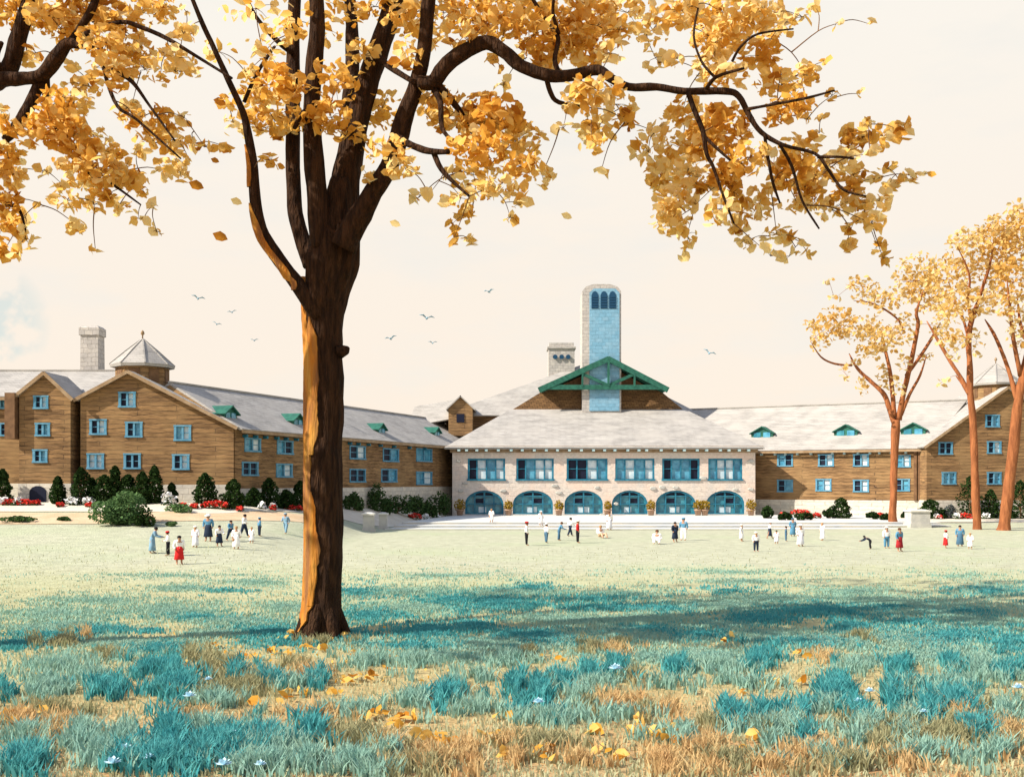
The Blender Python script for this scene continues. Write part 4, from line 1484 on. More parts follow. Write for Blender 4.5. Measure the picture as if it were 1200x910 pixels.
# orange strips that paint sunlight onto the left flank of trunk and limb
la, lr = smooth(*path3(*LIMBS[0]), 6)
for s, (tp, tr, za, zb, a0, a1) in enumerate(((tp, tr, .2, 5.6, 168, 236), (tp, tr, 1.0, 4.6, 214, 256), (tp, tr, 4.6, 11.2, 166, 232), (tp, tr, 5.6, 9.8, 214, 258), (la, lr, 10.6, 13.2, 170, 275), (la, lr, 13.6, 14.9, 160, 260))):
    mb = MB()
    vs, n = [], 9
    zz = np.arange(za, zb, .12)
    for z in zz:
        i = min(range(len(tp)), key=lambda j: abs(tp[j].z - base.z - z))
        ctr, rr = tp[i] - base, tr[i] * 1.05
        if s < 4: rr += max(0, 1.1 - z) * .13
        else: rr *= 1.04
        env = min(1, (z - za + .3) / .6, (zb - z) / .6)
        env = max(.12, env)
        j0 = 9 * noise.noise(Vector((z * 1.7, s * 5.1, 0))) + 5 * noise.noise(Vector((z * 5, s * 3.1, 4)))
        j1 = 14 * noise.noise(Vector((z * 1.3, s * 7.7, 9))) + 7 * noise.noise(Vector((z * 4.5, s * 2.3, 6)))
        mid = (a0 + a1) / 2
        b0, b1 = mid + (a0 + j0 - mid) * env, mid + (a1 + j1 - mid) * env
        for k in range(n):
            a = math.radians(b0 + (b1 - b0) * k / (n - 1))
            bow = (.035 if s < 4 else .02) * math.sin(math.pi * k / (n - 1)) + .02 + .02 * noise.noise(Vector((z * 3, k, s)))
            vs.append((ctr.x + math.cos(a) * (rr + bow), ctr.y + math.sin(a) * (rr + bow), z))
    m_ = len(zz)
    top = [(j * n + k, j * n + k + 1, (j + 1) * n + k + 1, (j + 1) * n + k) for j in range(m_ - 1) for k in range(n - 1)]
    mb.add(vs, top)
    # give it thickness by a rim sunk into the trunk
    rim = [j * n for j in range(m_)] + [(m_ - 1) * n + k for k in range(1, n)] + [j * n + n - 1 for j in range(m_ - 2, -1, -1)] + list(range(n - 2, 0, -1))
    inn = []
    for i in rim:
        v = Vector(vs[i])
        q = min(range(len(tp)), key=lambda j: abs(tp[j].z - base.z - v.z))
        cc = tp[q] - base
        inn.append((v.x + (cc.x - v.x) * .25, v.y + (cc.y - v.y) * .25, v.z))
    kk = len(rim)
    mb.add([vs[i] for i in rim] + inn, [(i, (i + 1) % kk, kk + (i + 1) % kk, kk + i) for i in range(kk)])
    mb.build('sunlit_bark_strip', M['sunlit_bark'], bt, True)

BRANCH = [
    ([(492, 98, 9), (508, 96, 9), (520, 80, 9.5), (542, 62, 9.5), (570, 50, 8.5), (590, 60, 8), (612, 78, 8), (645, 89, 7.5), (672, 88, 7), (700, 82, 6.5), (716, 92, 5.5), (737, 102, 5), (770, 102, 4.5), (802, 107, 4.2), (850, 107, 4), (866, 113, 3.5), (878, 135, 3.2), (892, 155, 2.8), (918, 170, 2.4), (955, 180, 2), (970, 198, 1.8), (988, 222, 1.6), (1015, 230, 1)], -1.8, -4.5),
    ([(806, 108, 3), (814, 130, 3), (824, 155, 2.8), (828, 180, 2.4), (836, 196, 2), (846, 225, 1.6), (860, 262, 1.2)], -3.6, -3.0),
    ([(824, 158, 2), (838, 172, 1.8), (856, 188, 1.4)], -3.6, -3.9),
    ([(640, 90, 3), (645, 108, 2.8), (655, 120, 2.6), (688, 126, 1.8)], -2.6, -2.0),
    ([(679, 88, 2.6), (682, 110, 1.8)], -2.8, -3.2),
    ([(514, 100, 4.5), (528, 116, 3.8), (540, 132, 3.2), (550, 150, 2.6), (572, 178, 1.8)], -1.8, -1.0),
    ([(508, 104, 4), (516, 120, 3.4), (518, 150, 2.8), (530, 165, 2)], -1.8, -2.6),
    ([(464, 160, 5), (482, 170, 4.2), (502, 177, 3.8), (526, 178, 3)], -1.4, -2.4),
    ([(508, 178, 3.4), (517, 198, 3), (532, 214, 2.2), (550, 230, 1.4)], -2.0, -2.6),
    ([(656, 88, 3), (650, 70, 3), (654, 44, 2.8), (640, 25, 2.4), (622, -5, 2)], -2.6, -1.6),
    ([(655, 40, 2.2), (648, 15, 2), (650, -10, 1.6)], -2.2, -3.0),
    ([(828, 104, 2.4), (840, 90, 2.2), (872, 80, 1.6)], -3.6, -4.4),
    ([(838, 91, 1.8), (822, 72, 1.6), (813, 42, 1.4), (818, 10, 1.2)], -3.8, -2.6),
    ([(858, 72, 1.8), (868, 55, 1.6), (888, 40, 1.4), (930, 34, 1)], -4.2, -5.0),
    ([(876, 128, 2), (908, 122, 1.8), (945, 115, 1.6), (978, 106, 1.2)], -3.8, -5.4),
    ([(896, 158, 2), (900, 185, 1.9), (906, 215, 1.7), (914, 238, 1.2)], -4.0, -3.2),
    ([(914, 170, 2), (928, 195, 1.8), (940, 235, 1.5), (960, 268, 1)], -4.2, -3.4),
    ([(958, 184, 2), (985, 184, 1.6), (1000, 186, 1.2)], -4.4, -5.0),
    ([(436, 60, 4), (456, 78, 3.6), (488, 98, 3.4)], .6, -1.9),
    ([(366, 128, 4), (356, 132, 3.6), (345, 150, 2.5)], -.6, -1.4),
    ([(343, 62, 3.5), (325, 48, 3), (300, 20, 2.4), (286, -10, 2)], 1.2, .6),
    ([(286, 120, 2.6), (300, 88, 2.2), (318, 60, 2), (322, 55, 1.6)], -1.2, -2.0),
]
for pts, a, c in BRANCH:
    mb = MB()
    q, r = smooth(*path3(pts, a, c), 4)
    NET += q
    mb.tube(shift(q, base), r, 10, 0, .14, R.uniform(0, 9))
    mb.build('branch', M['bark'], bt, True)

# crown: clumps of leaves  (px, py, rx, ry, leaves, tone) tone: g golden, a amber, y pale yellow, r russet
CL = [
    (300, 10, 45, 22, 60, 'y'), (326, 98, 36, 20, 240, 'a'), (300, 118, 34, 20, 170, 'g'), (282, 147, 26, 14, 60, 'y'), (320, 148, 30, 14, 120, 'g'), (262, 118, 14, 8, 20, 'a'), (312, 62, 26, 20, 40, 'y'),
    (318, 188, 14, 8, 22, 'a'), (345, 140, 22, 14, 70, 'a'), (392, 95, 30, 26, 120, 'a'), (388, 138, 30, 20, 190, 'a'), (372, 30, 36, 20, 70, 'g'), (400, 12, 36, 14, 90, 'g'), (425, 66, 20, 22, 70, 'g'),
    (440, 8, 30, 14, 110, 'a'), (448, 128, 28, 20, 120, 'a'), (415, 160, 24, 14, 70, 'a'), (478, 62, 20, 18, 60, 'g'), (476, 20, 34, 20, 160, 'g'), (500, 30, 24, 28, 110, 'g'), (452, 175, 30, 16, 90, 'g'), (432, 210, 18, 12, 26, 'y'),
    (545, 8, 36, 18, 200, 'a'), (582, 22, 36, 22, 300, 'g'), (545, 42, 26, 14, 110, 'g'), (610, 8, 32, 16, 150, 'g'), (628, 40, 26, 18, 130, 'a'), (520, 15, 20, 20, 60, 'y'),
    (532, 132, 36, 22, 260, 'g'), (575, 140, 42, 28, 430, 'a'), (605, 165, 36, 22, 260, 'g'), (560, 172, 40, 20, 280, 'a'), (612, 195, 26, 14, 130, 'g'), (500, 115, 30, 22, 170, 'g'), (470, 195, 24, 14, 60, 'y'),
    (555, 205, 34, 18, 170, 'g'), (585, 222, 34, 14, 120, 'y'), (540, 232, 24, 12, 60, 'y'), (548, 250, 16, 9, 30, 'a'), (610, 240, 14, 8, 16, 'y'), (598, 255, 12, 6, 10, 'y'), (530, 262, 8, 6, 8, 'a'), (532, 280, 8, 6, 8, 'a'), (552, 282, 12, 10, 16, 'y'), (635, 205, 16, 16, 40, 'y'), (490, 232, 14, 8, 16, 'y'), (504, 226, 8, 8, 8, 'y'),
    (640, 20, 26, 22, 170, 'a'), (668, 45, 28, 22, 320, 'g'), (690, 62, 26, 20, 220, 'a'), (645, 65, 22, 20, 140, 'a'), (700, 30, 28, 22, 130, 'g'), (672, 8, 24, 14, 120, 'g'),
    (735, 15, 40, 22, 230, 'y'), (765, 35, 22, 16, 70, 'y'), (700, 10, 24, 14, 80, 'g'), (725, 35, 24, 12, 70, 'g'), (768, 68, 20, 14, 30, 'y'), (790, 70, 12, 10, 18, 'y'), (715, 62, 20, 14, 30, 'y'),
    (800, 12, 26, 16, 150, 'y'), (828, 20, 24, 20, 150, 'g'), (842, 12, 14, 16, 60, 'a'), (870, 25, 34, 26, 260, 'y'), (895, 15, 30, 18, 130, 'y'), (850, 45, 30, 14, 120, 'y'), (832, 44, 22, 14, 70, 'y'), (915, 30, 18, 14, 40, 'y'), (955, 8, 12, 6, 12, 'y'), (940, 20, 12, 10, 12, 'y'), (980, 28, 6, 7, 5, 'y'), (1018, 28, 3, 4, 2, 'y'),
    (700, 105, 40, 14, 160, 'g'), (680, 118, 26, 16, 90, 'y'), (720, 122, 26, 14, 90, 'y'), (700, 150, 30, 18, 140, 'y'), (732, 140, 16, 12, 40, 'a'), (695, 170, 16, 10, 40, 'y'), (690, 145, 12, 10, 20, 'a'), (620, 62, 18, 12, 24, 'y'), (590, 100, 10, 9, 12, 'y'), (580, 72, 14, 10, 20, 'g'), (660, 150, 10, 6, 8, 'y'), (705, 198, 8, 8, 6, 'y'),
    (838, 70, 26, 14, 100, 'y'), (852, 90, 34, 12, 110, 'y'), (820, 82, 14, 12, 26, 'y'), (890, 65, 26, 14, 110, 'a'), (902, 45, 16, 10, 50, 'a'), (860, 34, 8, 6, 12, 'r'), (915, 100, 30, 16, 120, 'a'), (945, 88, 16, 16, 60, 'g'), (965, 72, 6, 8, 8, 'g'), (915, 88, 26, 8, 30, 'g'), (925, 125, 30, 14, 130, 'a'), (910, 138, 16, 8, 30, 'a'), (975, 112, 10, 7, 14, 'a'), (965, 135, 7, 8, 8, 'y'), (1008, 110, 5, 6, 4, 'y'), (945, 140, 6, 5, 5, 'g'), (957, 158, 9, 5, 8, 'y'),
    (800, 130, 24, 20, 140, 'g'), (845, 150, 36, 28, 440, 'a'), (825, 165, 26, 24, 220, 'a'), (800, 175, 30, 20, 150, 'g'), (768, 155, 20, 16, 50, 'y'), (760, 178, 22, 14, 60, 'y'), (805, 205, 30, 20, 150, 'y'), (775, 208, 22, 18, 100, 'y'), (770, 210, 12, 10, 40, 'a'), (850, 205, 18, 18, 170, 'a'), (825, 220, 12, 8, 30, 'a'), (860, 225, 10, 20, 60, 'a'), (878, 185, 26, 18, 130, 'g'), (790, 235, 28, 18, 150, 'y'), (785, 262, 22, 14, 90, 'y'), (780, 250, 16, 16, 60, 'y'), (805, 275, 14, 18, 40, 'y'), (803, 298, 5, 7, 5, 'y'), (815, 240, 6, 10, 10, 'y'),
    (845, 245, 20, 22, 110, 'y'), (865, 262, 14, 14, 60, 'g'), (890, 240, 18, 20, 80, 'y'), (868, 240, 8, 8, 22, 'a'), (875, 282, 12, 10, 20, 'y'), (910, 275, 16, 14, 40, 'y'), (922, 278, 8, 8, 20, 'a'), (895, 292, 8, 5, 6, 'y'), (903, 300, 14, 8, 10, 'y'), (942, 283, 8, 6, 8, 'y'),
    (935, 175, 30, 14, 140, 'g'), (925, 200, 24, 22, 200, 'a'), (945, 222, 16, 14, 110, 'a'), (905, 215, 14, 16, 40, 'y'), (955, 205, 30, 18, 120, 'g'), (985, 190, 22, 16, 80, 'y'), (1000, 205, 14, 14, 60, 'g'), (995, 222, 18, 10, 60, 'a'), (960, 235, 22, 10, 60, 'a'), (935, 240, 24, 10, 60, 'y'), (975, 246, 20, 12, 50, 'y'), (1005, 236, 18, 12, 70, 'y'), (1012, 243, 10, 6, 30, 'a'), (1030, 235, 14, 16, 50, 'y'), (1042, 225, 8, 8, 20, 'g'),
    (1000, 165, 16, 10, 70, 'r'), (995, 155, 10, 8, 30, 'a'), (1015, 160, 10, 8, 30, 'a'), (1035, 160, 16, 14, 60, 'g'), (1055, 153, 9, 12, 34, 'g'), (1018, 145, 8, 9, 20, 'y'), (1020, 180, 12, 5, 14, 'y'), (990, 180, 16, 8, 40, 'y'), (955, 203, 6, 6, 16, 'r'), (1040, 198, 9, 8, 14, 'g'), (1025, 210, 8, 8, 14, 'y'), (1053, 210, 7, 7, 14, 'g'), (1068, 206, 12, 7, 30, 'g'), (1086, 204, 5, 4, 5, 'y'), (1042, 220, 10, 6, 14, 'y'),
    (1000, 262, 10, 10, 26, 'g'), (1022, 262, 14, 12, 36, 'y'), (993, 288, 7, 9, 18, 'g'), (1028, 288, 10, 8, 20, 'g'), (1035, 303, 10, 6, 12, 'g'), (947, 297, 6, 5, 8, 'g'), (925, 300, 10, 8, 10, 'y'),
    (255, 60, 20, 14, 20, 'y'), (225, 40, 14, 14, 10, 'y'), (308, 65, 5, 4, 5, 'a'), (335, 35, 20, 16, 60, 'g'), (290, 85, 14, 10, 26, 'y'),
]
TONE = {'g': (.55, .2, .22, .03), 'a': (.30, .58, .05, .07), 'y': (.32, .05, .63, .0), 'r': (.05, .45, 0, .5)}


def crown(name, parent, origin, clumps, d0, depth, size, mats, dens=1.0, tone=TONE, rng=NR, pts=None, bark='trim'):
    C, S, I = [], [], []
    ctr = []
    for px, py, rx, ry, n, tn in clumps:
        n = max(3, int(n * dens))
        dc = d0 + rng.uniform(-1, 1) * depth * .5
        o = in_ball(n, rng)
        d = dc + o[:, 1] * (min(depth * .6, (rx + ry) * .5 * d0 / F * 1.2) + .15)
        x = (px - 600 + o[:, 0] * rx) / F * dc
        z = ZC + (HZ - py - o[:, 2] * ry) / F * dc
        C.append(np.stack([x, d, z], 1))
        ctr.append((np.array([(px - 600) / F * dc, dc, ZC + (HZ - py) / F * dc]), C[-1]))
        S.append(rng.uniform(size[0], size[1], n) * (1.0 if n > 20 else 1.15))
        p = np.array(tone[tn][:len(mats)])
        I.append(rng.choice(len(mats), n, p=p / p.sum()))
    C, S, I = np.concatenate(C) - np.array(origin), np.concatenate(S), np.concatenate(I)
    v, q = leaf_arrays(C, S, .6, rng)
    mi = np.repeat(I, 2)
    if pts is not None:                       # thin twigs that carry every clump, grown outwards from the branches
        tw = MB()
        net = np.array([tuple(p) for p in pts])
        todo = sorted(ctr, key=lambda c: np.min(np.sum((net - c[0]) ** 2, axis=1)))
        for c, lv in todo:
            j = int(np.argmin(np.sum((net - c) ** 2, axis=1)))
            a = net[j]
            L = float(np.linalg.norm(c - a))
            if L > .05:
                m_ = (a + c) / 2 + np.array([rng.uniform(-.1, .1), rng.uniform(-.1, .1), .10]) * L
                w0 = min(.026, .010 + .008 * L)
                tw.tube(*smooth([Vector(p) - Vector(origin) for p in (a, m_, c)], [w0, w0 * .75, w0 * .4], 4), 5)
                net = np.concatenate([net, [m_, c]])
            for k in rng.choice(len(lv), min(len(lv), 5), replace=False):
                e = lv[k]
                tw.tube([Vector(p) - Vector(origin) for p in (c, (c + e) / 2 + np.array([0, 0, .04]), e)], [.011, .009, .005], 3)
                if L > .3: net = np.concatenate([net, [(c + e) / 2]])
        f4 = [f for f in tw.f if len(f) == 4]
        q = np.concatenate([q, np.array(f4) + len(v)])
        v = np.concatenate([v, np.array(tw.v)])
        mats = list(mats) + [M[bark]]
        mi = np.concatenate([mi, np.full(len(f4), len(mats) - 1)])
    return np_mesh(name, v, q, mats, mi, parent)


crown('crown', bt, base, CL, DT - 1.2, 4.2, (.15, .45), GOLD, .58, pts=NET)
# the part of the crown above the picture, which shades the lawn
UPC = []
for i in range(95):
    a, rr = R.uniform(0, 2 * math.pi), math.sqrt(R.random())
    UPC.append((470 + 480 * rr * math.cos(a), -215 + 195 * rr * math.sin(a), R.uniform(34, 60), R.uniform(26, 44), 20, R.choice('ggay')))
UPC = [c for c in UPC if c[1] + c[3] < -8]
crown('upper_crown', bt, base, UPC, DT, 15.0, (.30, .56), GOLD, 1.0)

# ------------------------------------------------------------------ left tree (its trunk stands just outside the picture)
lb = Vector((P(-150, 760, 31).x, 31, 0))
lb.z = ground(lb.x, lb.y)
lt = thing('autumn_elm', 'tree leaning in at the left edge with drooping golden branches', 'tree', lb)


def path_d(pts, d0, d1):
    o, r = [], []
    for i, p in enumerate(pts):
        d = d0 + (d1 - d0) * i / max(1, len(pts) - 1)
        o.append(P(p[0], p[1], d))
        r.append(p[2] * d / F)
    return o, r


mb = MB()
q, r = path_d([(-150, 775, 34), (-150, 740, 27), (-148, 600, 23), (-146, 450, 22), (-142, 320, 23), (-125, 220, 22), (-85, 150, 17), (-45, 110, 13), (-5, 95, 11), (12, 78, 10), (20, 50, 10), (26, 30, 9), (45, -30, 8), (60, -100, 6)], 31, 30)
mb.tube(shift(smooth(q, r, 4)[0], lb), smooth(q, r, 4)[1], 18, 0, .14)
q, r = path_d([(-140, 330, 18), (-170, 230, 16), (-190, 120, 13), (-190, 0, 10), (-170, -120, 7)], 31, 33)
mb.tube(shift(smooth(q, r, 4)[0], lb), smooth(q, r, 4)[1], 14, 0, .14)
mb.build('trunk', M['bark'], lt, True)
NET = []
for pts, a, c in [
        ([(2, 93, 9), (22, 92, 8), (45, 90, 7), (56, 82, 8), (68, 66, 9), (80, 51, 7), (98, 54, 4), (116, 54, 3.6), (120, 68, 3), (132, 80, 3), (150, 92, 2.6), (160, 102, 2.2), (176, 125, 1.6), (205, 165, 1.2)], 30.1, 28),
        ([(48, 92, 6), (40, 112, 6), (30, 132, 7), (18, 150, 7), (6, 164, 5)], 30, 29.4),
        ([(52, 92, 6), (55, 115, 4.5), (58, 135, 3.5), (70, 158, 2.8), (82, 182, 2.2), (95, 188, 1.6)], 30, 29.2),
        ([(58, 135, 2.4), (72, 160, 2), (100, 200, 1.6), (130, 215, 1.6), (165, 240, 1)], 29.4, 28.4),
        ([(116, 54, 2.6), (124, 90, 2.4), (138, 125, 2), (160, 140, 1.6), (212, 186, 1)], 29.2, 27.8),
        ([(78, 56, 4), (96, 30, 4.5), (108, 10, 5), (116, -15, 4)], 29.5, 29.2),
        ([(100, 40, 3), (140, 26, 2.6), (165, 32, 2.8), (195, 45, 2.6), (230, 66, 2), (272, 92, 1.4)], 29.4, 28.2),
        ([(2, 90, 6), (-5, 68, 4), (2, 50, 2.5)], 30.2, 29.5),
        ([(-20, 180, 4), (0, 232, 3), (22, 245, 2), (30, 270, 1)], 29.8, 29)]:
    mb = MB()
    q, r = smooth(*path_d(pts, a, c), 4)
    NET += q
    mb.tube(shift(q, lb), r, 9, 0, .14, R.uniform(0, 9))
    mb.build('branch', M['bark'], lt, True)
CL2 = [
    (20, 12, 40, 22, 330, 'a'), (60, 20, 34, 18, 220, 'g'), (100, 18, 40, 22, 330, 'a'), (140, 30, 28, 24, 220, 'a'), (125, 50, 36, 18, 190, 'g'), (165, 15, 30, 14, 130, 'g'), (195, 8, 20, 10, 60, 'g'), (45, 8, 12, 8, 26, 'y'), (90, 45, 30, 14, 90, 'g'), (148, 65, 24, 16, 110, 'g'),
    (200, 70, 30, 12, 90, 'y'), (215, 40, 14, 10, 34, 'y'), (170, 82, 22, 10, 50, 'y'), (188, 92, 12, 6, 14, 'g'), (228, 84, 12, 7, 14, 'y'), (205, 85, 12, 8, 16, 'y'), (218, 14, 6, 5, 6, 'y'), (135, 85, 20, 22, 90, 'g'), (110, 82, 10, 8, 16, 'y'), (85, 80, 8, 8, 14, 'y'), (165, 60, 14, 18, 60, 'g'),
    (98, 100, 24, 10, 70, 'g'), (88, 122, 24, 14, 80, 'y'), (65, 120, 20, 18, 110, 'a'), (60, 145, 24, 22, 170, 'a'), (38, 155, 20, 18, 80, 'g'), (80, 160, 26, 20, 180, 'a'), (100, 180, 24, 18, 140, 'a'), (90, 150, 16, 12, 60, 'g'), (110, 160, 22, 14, 70, 'y'), (130, 178, 16, 12, 50, 'g'), (118, 200, 30, 20, 200, 'g'), (145, 205, 22, 16, 120, 'g'), (165, 218, 10, 12, 40, 'g'), (95, 210, 22, 14, 90, 'y'), (75, 195, 14, 10, 40, 'y'), (72, 215, 14, 6, 20, 'y'), (78, 235, 20, 12, 70, 'y'), (122, 230, 16, 8, 40, 'a'), (140, 240, 14, 10, 40, 'y'), (110, 240, 14, 10, 30, 'y'), (90, 264, 16, 9, 40, 'y'), (162, 256, 12, 8, 16, 'y'), (112, 294, 5, 3, 3, 'y'), (184, 272, 5, 10, 10, 'y'), (178, 242, 6, 6, 8, 'y'), (50, 200, 5, 8, 8, 'y'), (45, 238, 6, 4, 4, 'y'),
    (160, 140, 22, 12, 70, 'g'), (190, 135, 14, 10, 50, 'a'), (155, 122, 12, 9, 24, 'y'), (216, 138, 8, 7, 12, 'y'), (195, 150, 20, 10, 60, 'a'), (180, 165, 22, 12, 60, 'g'), (205, 165, 18, 10, 50, 'y'), (228, 168, 8, 7, 14, 'y'), (240, 172, 10, 5, 14, 'a'), (265, 172, 8, 4, 8, 'a'), (205, 190, 14, 12, 50, 'y'), (212, 205, 8, 10, 24, 'y'), (190, 200, 10, 14, 24, 'y'), (160, 178, 16, 6, 20, 'y'), (222, 188, 6, 5, 6, 'y'), (145, 130, 14, 14, 20, 'g'),
    (8, 150, 14, 12, 60, 'g'), (5, 178, 14, 14, 80, 'a'), (22, 182, 10, 8, 24, 'y'), (15, 205, 16, 14, 70, 'y'), (5, 200, 10, 14, 50, 'a'), (8, 235, 16, 18, 100, 'a'), (18, 265, 12, 14, 60, 'a'), (5, 265, 10, 22, 60, 'a'), (30, 280, 10, 14, 26, 'y'), (4, 295, 8, 10, 30, 'a'), (22, 298, 8, 8, 12, 'y'), (30, 255, 12, 8, 20, 'y'), (2, 130, 10, 8, 20, 'y'), (30, 70, 10, 12, 26, 'y'), (42, 62, 8, 8, 14, 'a'),
]
crown('crown', lt, lb, CL2, 29.8, 3.0, (.14, .38), GOLD, .60, pts=NET)
UPC = []
for i in range(80):
    a, rr = R.uniform(0, 2 * math.pi), math.sqrt(R.random())
    UPC.append((-180 + 380 * rr * math.cos(a), -140 + 230 * rr * math.sin(a), R.uniform(34, 60), R.uniform(26, 44), 26, R.choice('ggay')))
UPC = [c for c in UPC if c[1] + c[3] < -6 or c[0] + c[2] < -20]
crown('upper_crown', lt, lb, UPC, 31, 15.0, (.30, .56), GOLD, 1.0)


# ------------------------------------------------------------------ the three trees on the right
def small_tree(bx, by, label, trunk, branches, clumps, seed):
    rng = np.random.default_rng(seed)
    q0 = at(bx, by)
    d = q0.y
    t = thing('autumn_tree', label, 'tree', q0, 'slender reddish trees on the right')
    mb = MB()
    p, r = smooth(*path_d([(bx, by + 4, trunk[0][2] * 1.1)] + [(a, b_, c * .74) for a, b_, c in trunk], d, d), 4)
    mb.tube(shift(p, q0), r, 12, 0, .2, seed)
    mb.build('trunk', M['redbark'], t, True)
    net = list(p[-8:])
    for i, pts in enumerate(branches):
        mb = MB()
        pts = [(x, y, r_ * .74) for x, y, r_ in pts]
        pts[-1] = (pts[-1][0], pts[-1][1], pts[-1][2] * .35)
        p, r = smooth(*path_d(pts, d, d + (-1) ** i * 2.2), 4)
        net += p
        mb.tube(shift(p, q0), r, 8, 0, .15, seed + i)
        mb.build('branch', M['redbark'], t, True)
    crown('crown', t, q0, clumps, d, 5.0, (.30, .72), STRAW, .85, {'g': (.6, .2, .2), 'a': (.3, .65, .05), 'y': (.35, .05, .6)}, rng, net, 'redbark')


small_tree(1047, 611, 'slender tree with rounded golden crown before the right timber wing, leftmost of three',
           [(1046, 606, 6), (1047, 580, 5.5), (1048, 540, 6), (1049, 510, 6.5), (1050, 492, 6)],
           [[(1050, 500, 4.5), (1042, 478, 4), (1036, 462, 4), (1022, 448, 3), (1005, 432, 2.4), (995, 414, 2)], [(998, 428, 1.8), (978, 426, 1.6), (962, 418, 1.4), (950, 400, 1)],
            [(1048, 488, 4), (1046, 462, 3.5), (1043, 435, 3), (1037, 408, 2.4), (1034, 388, 2)], [(1053, 492, 5), (1058, 465, 4), (1064, 440, 4), (1070, 412, 3.4), (1076, 380, 3), (1074, 366, 2.6), (1082, 340, 1.8)],
            [(1062, 440, 3), (1078, 418, 2.6), (1092, 396, 2.4), (1102, 378, 2)], [(1056, 486, 3), (1066, 462, 2.6), (1078, 440, 2), (1086, 415, 1.6)], [(1060, 390, 1.8), (1050, 372, 1.6), (1024, 356, 1.4), (1000, 352, 1)], [(1082, 345, 1.8), (1090, 330, 1.4), (1058, 330, 1)]],
           [(978, 378, 26, 20, 230, 'a'), (960, 395, 14, 18, 80, 'g'), (952, 380, 10, 8, 30, 'a'), (1000, 332, 8, 11, 40, 'g'), (978, 350, 8, 7, 16, 'y'), (1020, 395, 28, 22, 190, 'g'), (1015, 382, 20, 14, 90, 'g'), (1012, 340, 18, 16, 90, 'g'), (1035, 350, 24, 16, 130, 'g'), (1045, 395, 26, 18, 130, 'g'), (1022, 412, 18, 10, 60, 'g'),
            (1075, 320, 30, 24, 330, 'g'), (1088, 345, 24, 22, 230, 'g'), (1062, 345, 20, 14, 90, 'y'), (1060, 385, 18, 22, 80, 'y'), (1010, 452, 8, 14, 40, 'g'), (1036, 440, 9, 16, 60, 'g'), (1052, 452, 12, 14, 36, 'y'), (1085, 420, 12, 8, 26, 'g'), (1105, 385, 14, 18, 60, 'y'), (990, 437, 7, 10, 16, 'y'), (1000, 425, 8, 6, 16, 'y'), (985, 390, 12, 10, 40, 'y'), (972, 330, 6, 8, 8, 'y'), (1060, 425, 10, 12, 24, 'y')], 3)
small_tree(1146, 620, 'tall slender tree with red-brown trunk, middle of the three on the right',
           [(1145, 614, 6.5), (1143, 580, 6), (1142, 540, 6), (1140, 495, 5.5), (1137, 455, 5), (1136, 420, 4.6), (1135, 395, 4.4), (1140, 370, 4), (1146, 355, 3.4)],
           [[(1136, 462, 3.6), (1127, 444, 3), (1114, 424, 3), (1100, 400, 2.6), (1086, 376, 2)], [(1146, 356, 3), (1152, 335, 2.6), (1160, 310, 2), (1164, 285, 1.4)], [(1136, 400, 2.6), (1128, 372, 2), (1118, 350, 1.8), (1112, 330, 1.2)], [(1138, 374, 2.6), (1134, 350, 2.2), (1136, 322, 1.8), (1120, 285, 1.4)], [(1140, 470, 3), (1128, 450, 2.4), (1120, 440, 1.6)]],
           [(1110, 325, 30, 24, 260, 'g'), (1125, 355, 28, 24, 240, 'g'), (1105, 365, 16, 18, 90, 'y'), (1140, 300, 34, 26, 300, 'g'), (1130, 280, 20, 14, 110, 'y'), (1155, 330, 22, 28, 190, 'g'), (1150, 355, 18, 16, 90, 'y'), (1108, 398, 14, 14, 50, 'g'), (1145, 400, 12, 20, 40, 'y'), (1125, 398, 12, 12, 40, 'y'), (1120, 412, 10, 16, 24, 'y'), (1168, 280, 22, 18, 160, 'g'), (1105, 447, 8, 6, 12, 'y')], 5)
small_tree(1176, 621, 'leaning tree with thick red trunk at the right edge, crown running out of the picture',
           [(1177, 612, 8.5), (1181, 580, 8.5), (1186, 540, 8.5), (1190, 500, 8), (1194, 465, 7), (1199, 440, 6.5), (1206, 405, 5.5), (1212, 360, 5), (1215, 310, 4), (1220, 250, 3)],
           [[(1192, 470, 4.5), (1184, 440, 3.4), (1174, 412, 3), (1164, 390, 2.8), (1154, 374, 2)], [(1196, 440, 4), (1188, 400, 3.4), (1184, 365, 2.8), (1180, 328, 2)], [(1206, 405, 4), (1196, 380, 2.4), (1192, 345, 2)], [(1210, 370, 3), (1230, 320, 2.6), (1250, 270, 2)]],
           [(1185, 275, 26, 24, 300, 'g'), (1205, 290, 34, 34, 330, 'g'), (1172, 300, 20, 22, 170, 'g'), (1190, 325, 26, 24, 230, 'a'), (1182, 355, 16, 20, 100, 'g'), (1200, 370, 18, 26, 120, 'y'), (1172, 330, 12, 20, 70, 'y'), (1195, 245, 18, 12, 70, 'y'), (1166, 258, 12, 8, 40, 'y'), (1152, 270, 14, 8, 40, 'y'), (1225, 255, 40, 30, 260, 'g'), (1240, 310, 40, 40, 260, 'g'), (1190, 390, 12, 12, 30, 'y'), (1200, 405, 14, 16, 40, 'g')], 8)


# ------------------------------------------------------------------ shrubs, flowers and pots
WLEFT = Wall((-25.1, 100), (-25.1 + .3219 * 70, 100 + .9468 * 70))
WRIGHT = Wall((32.9, 150), (52.2, 139))


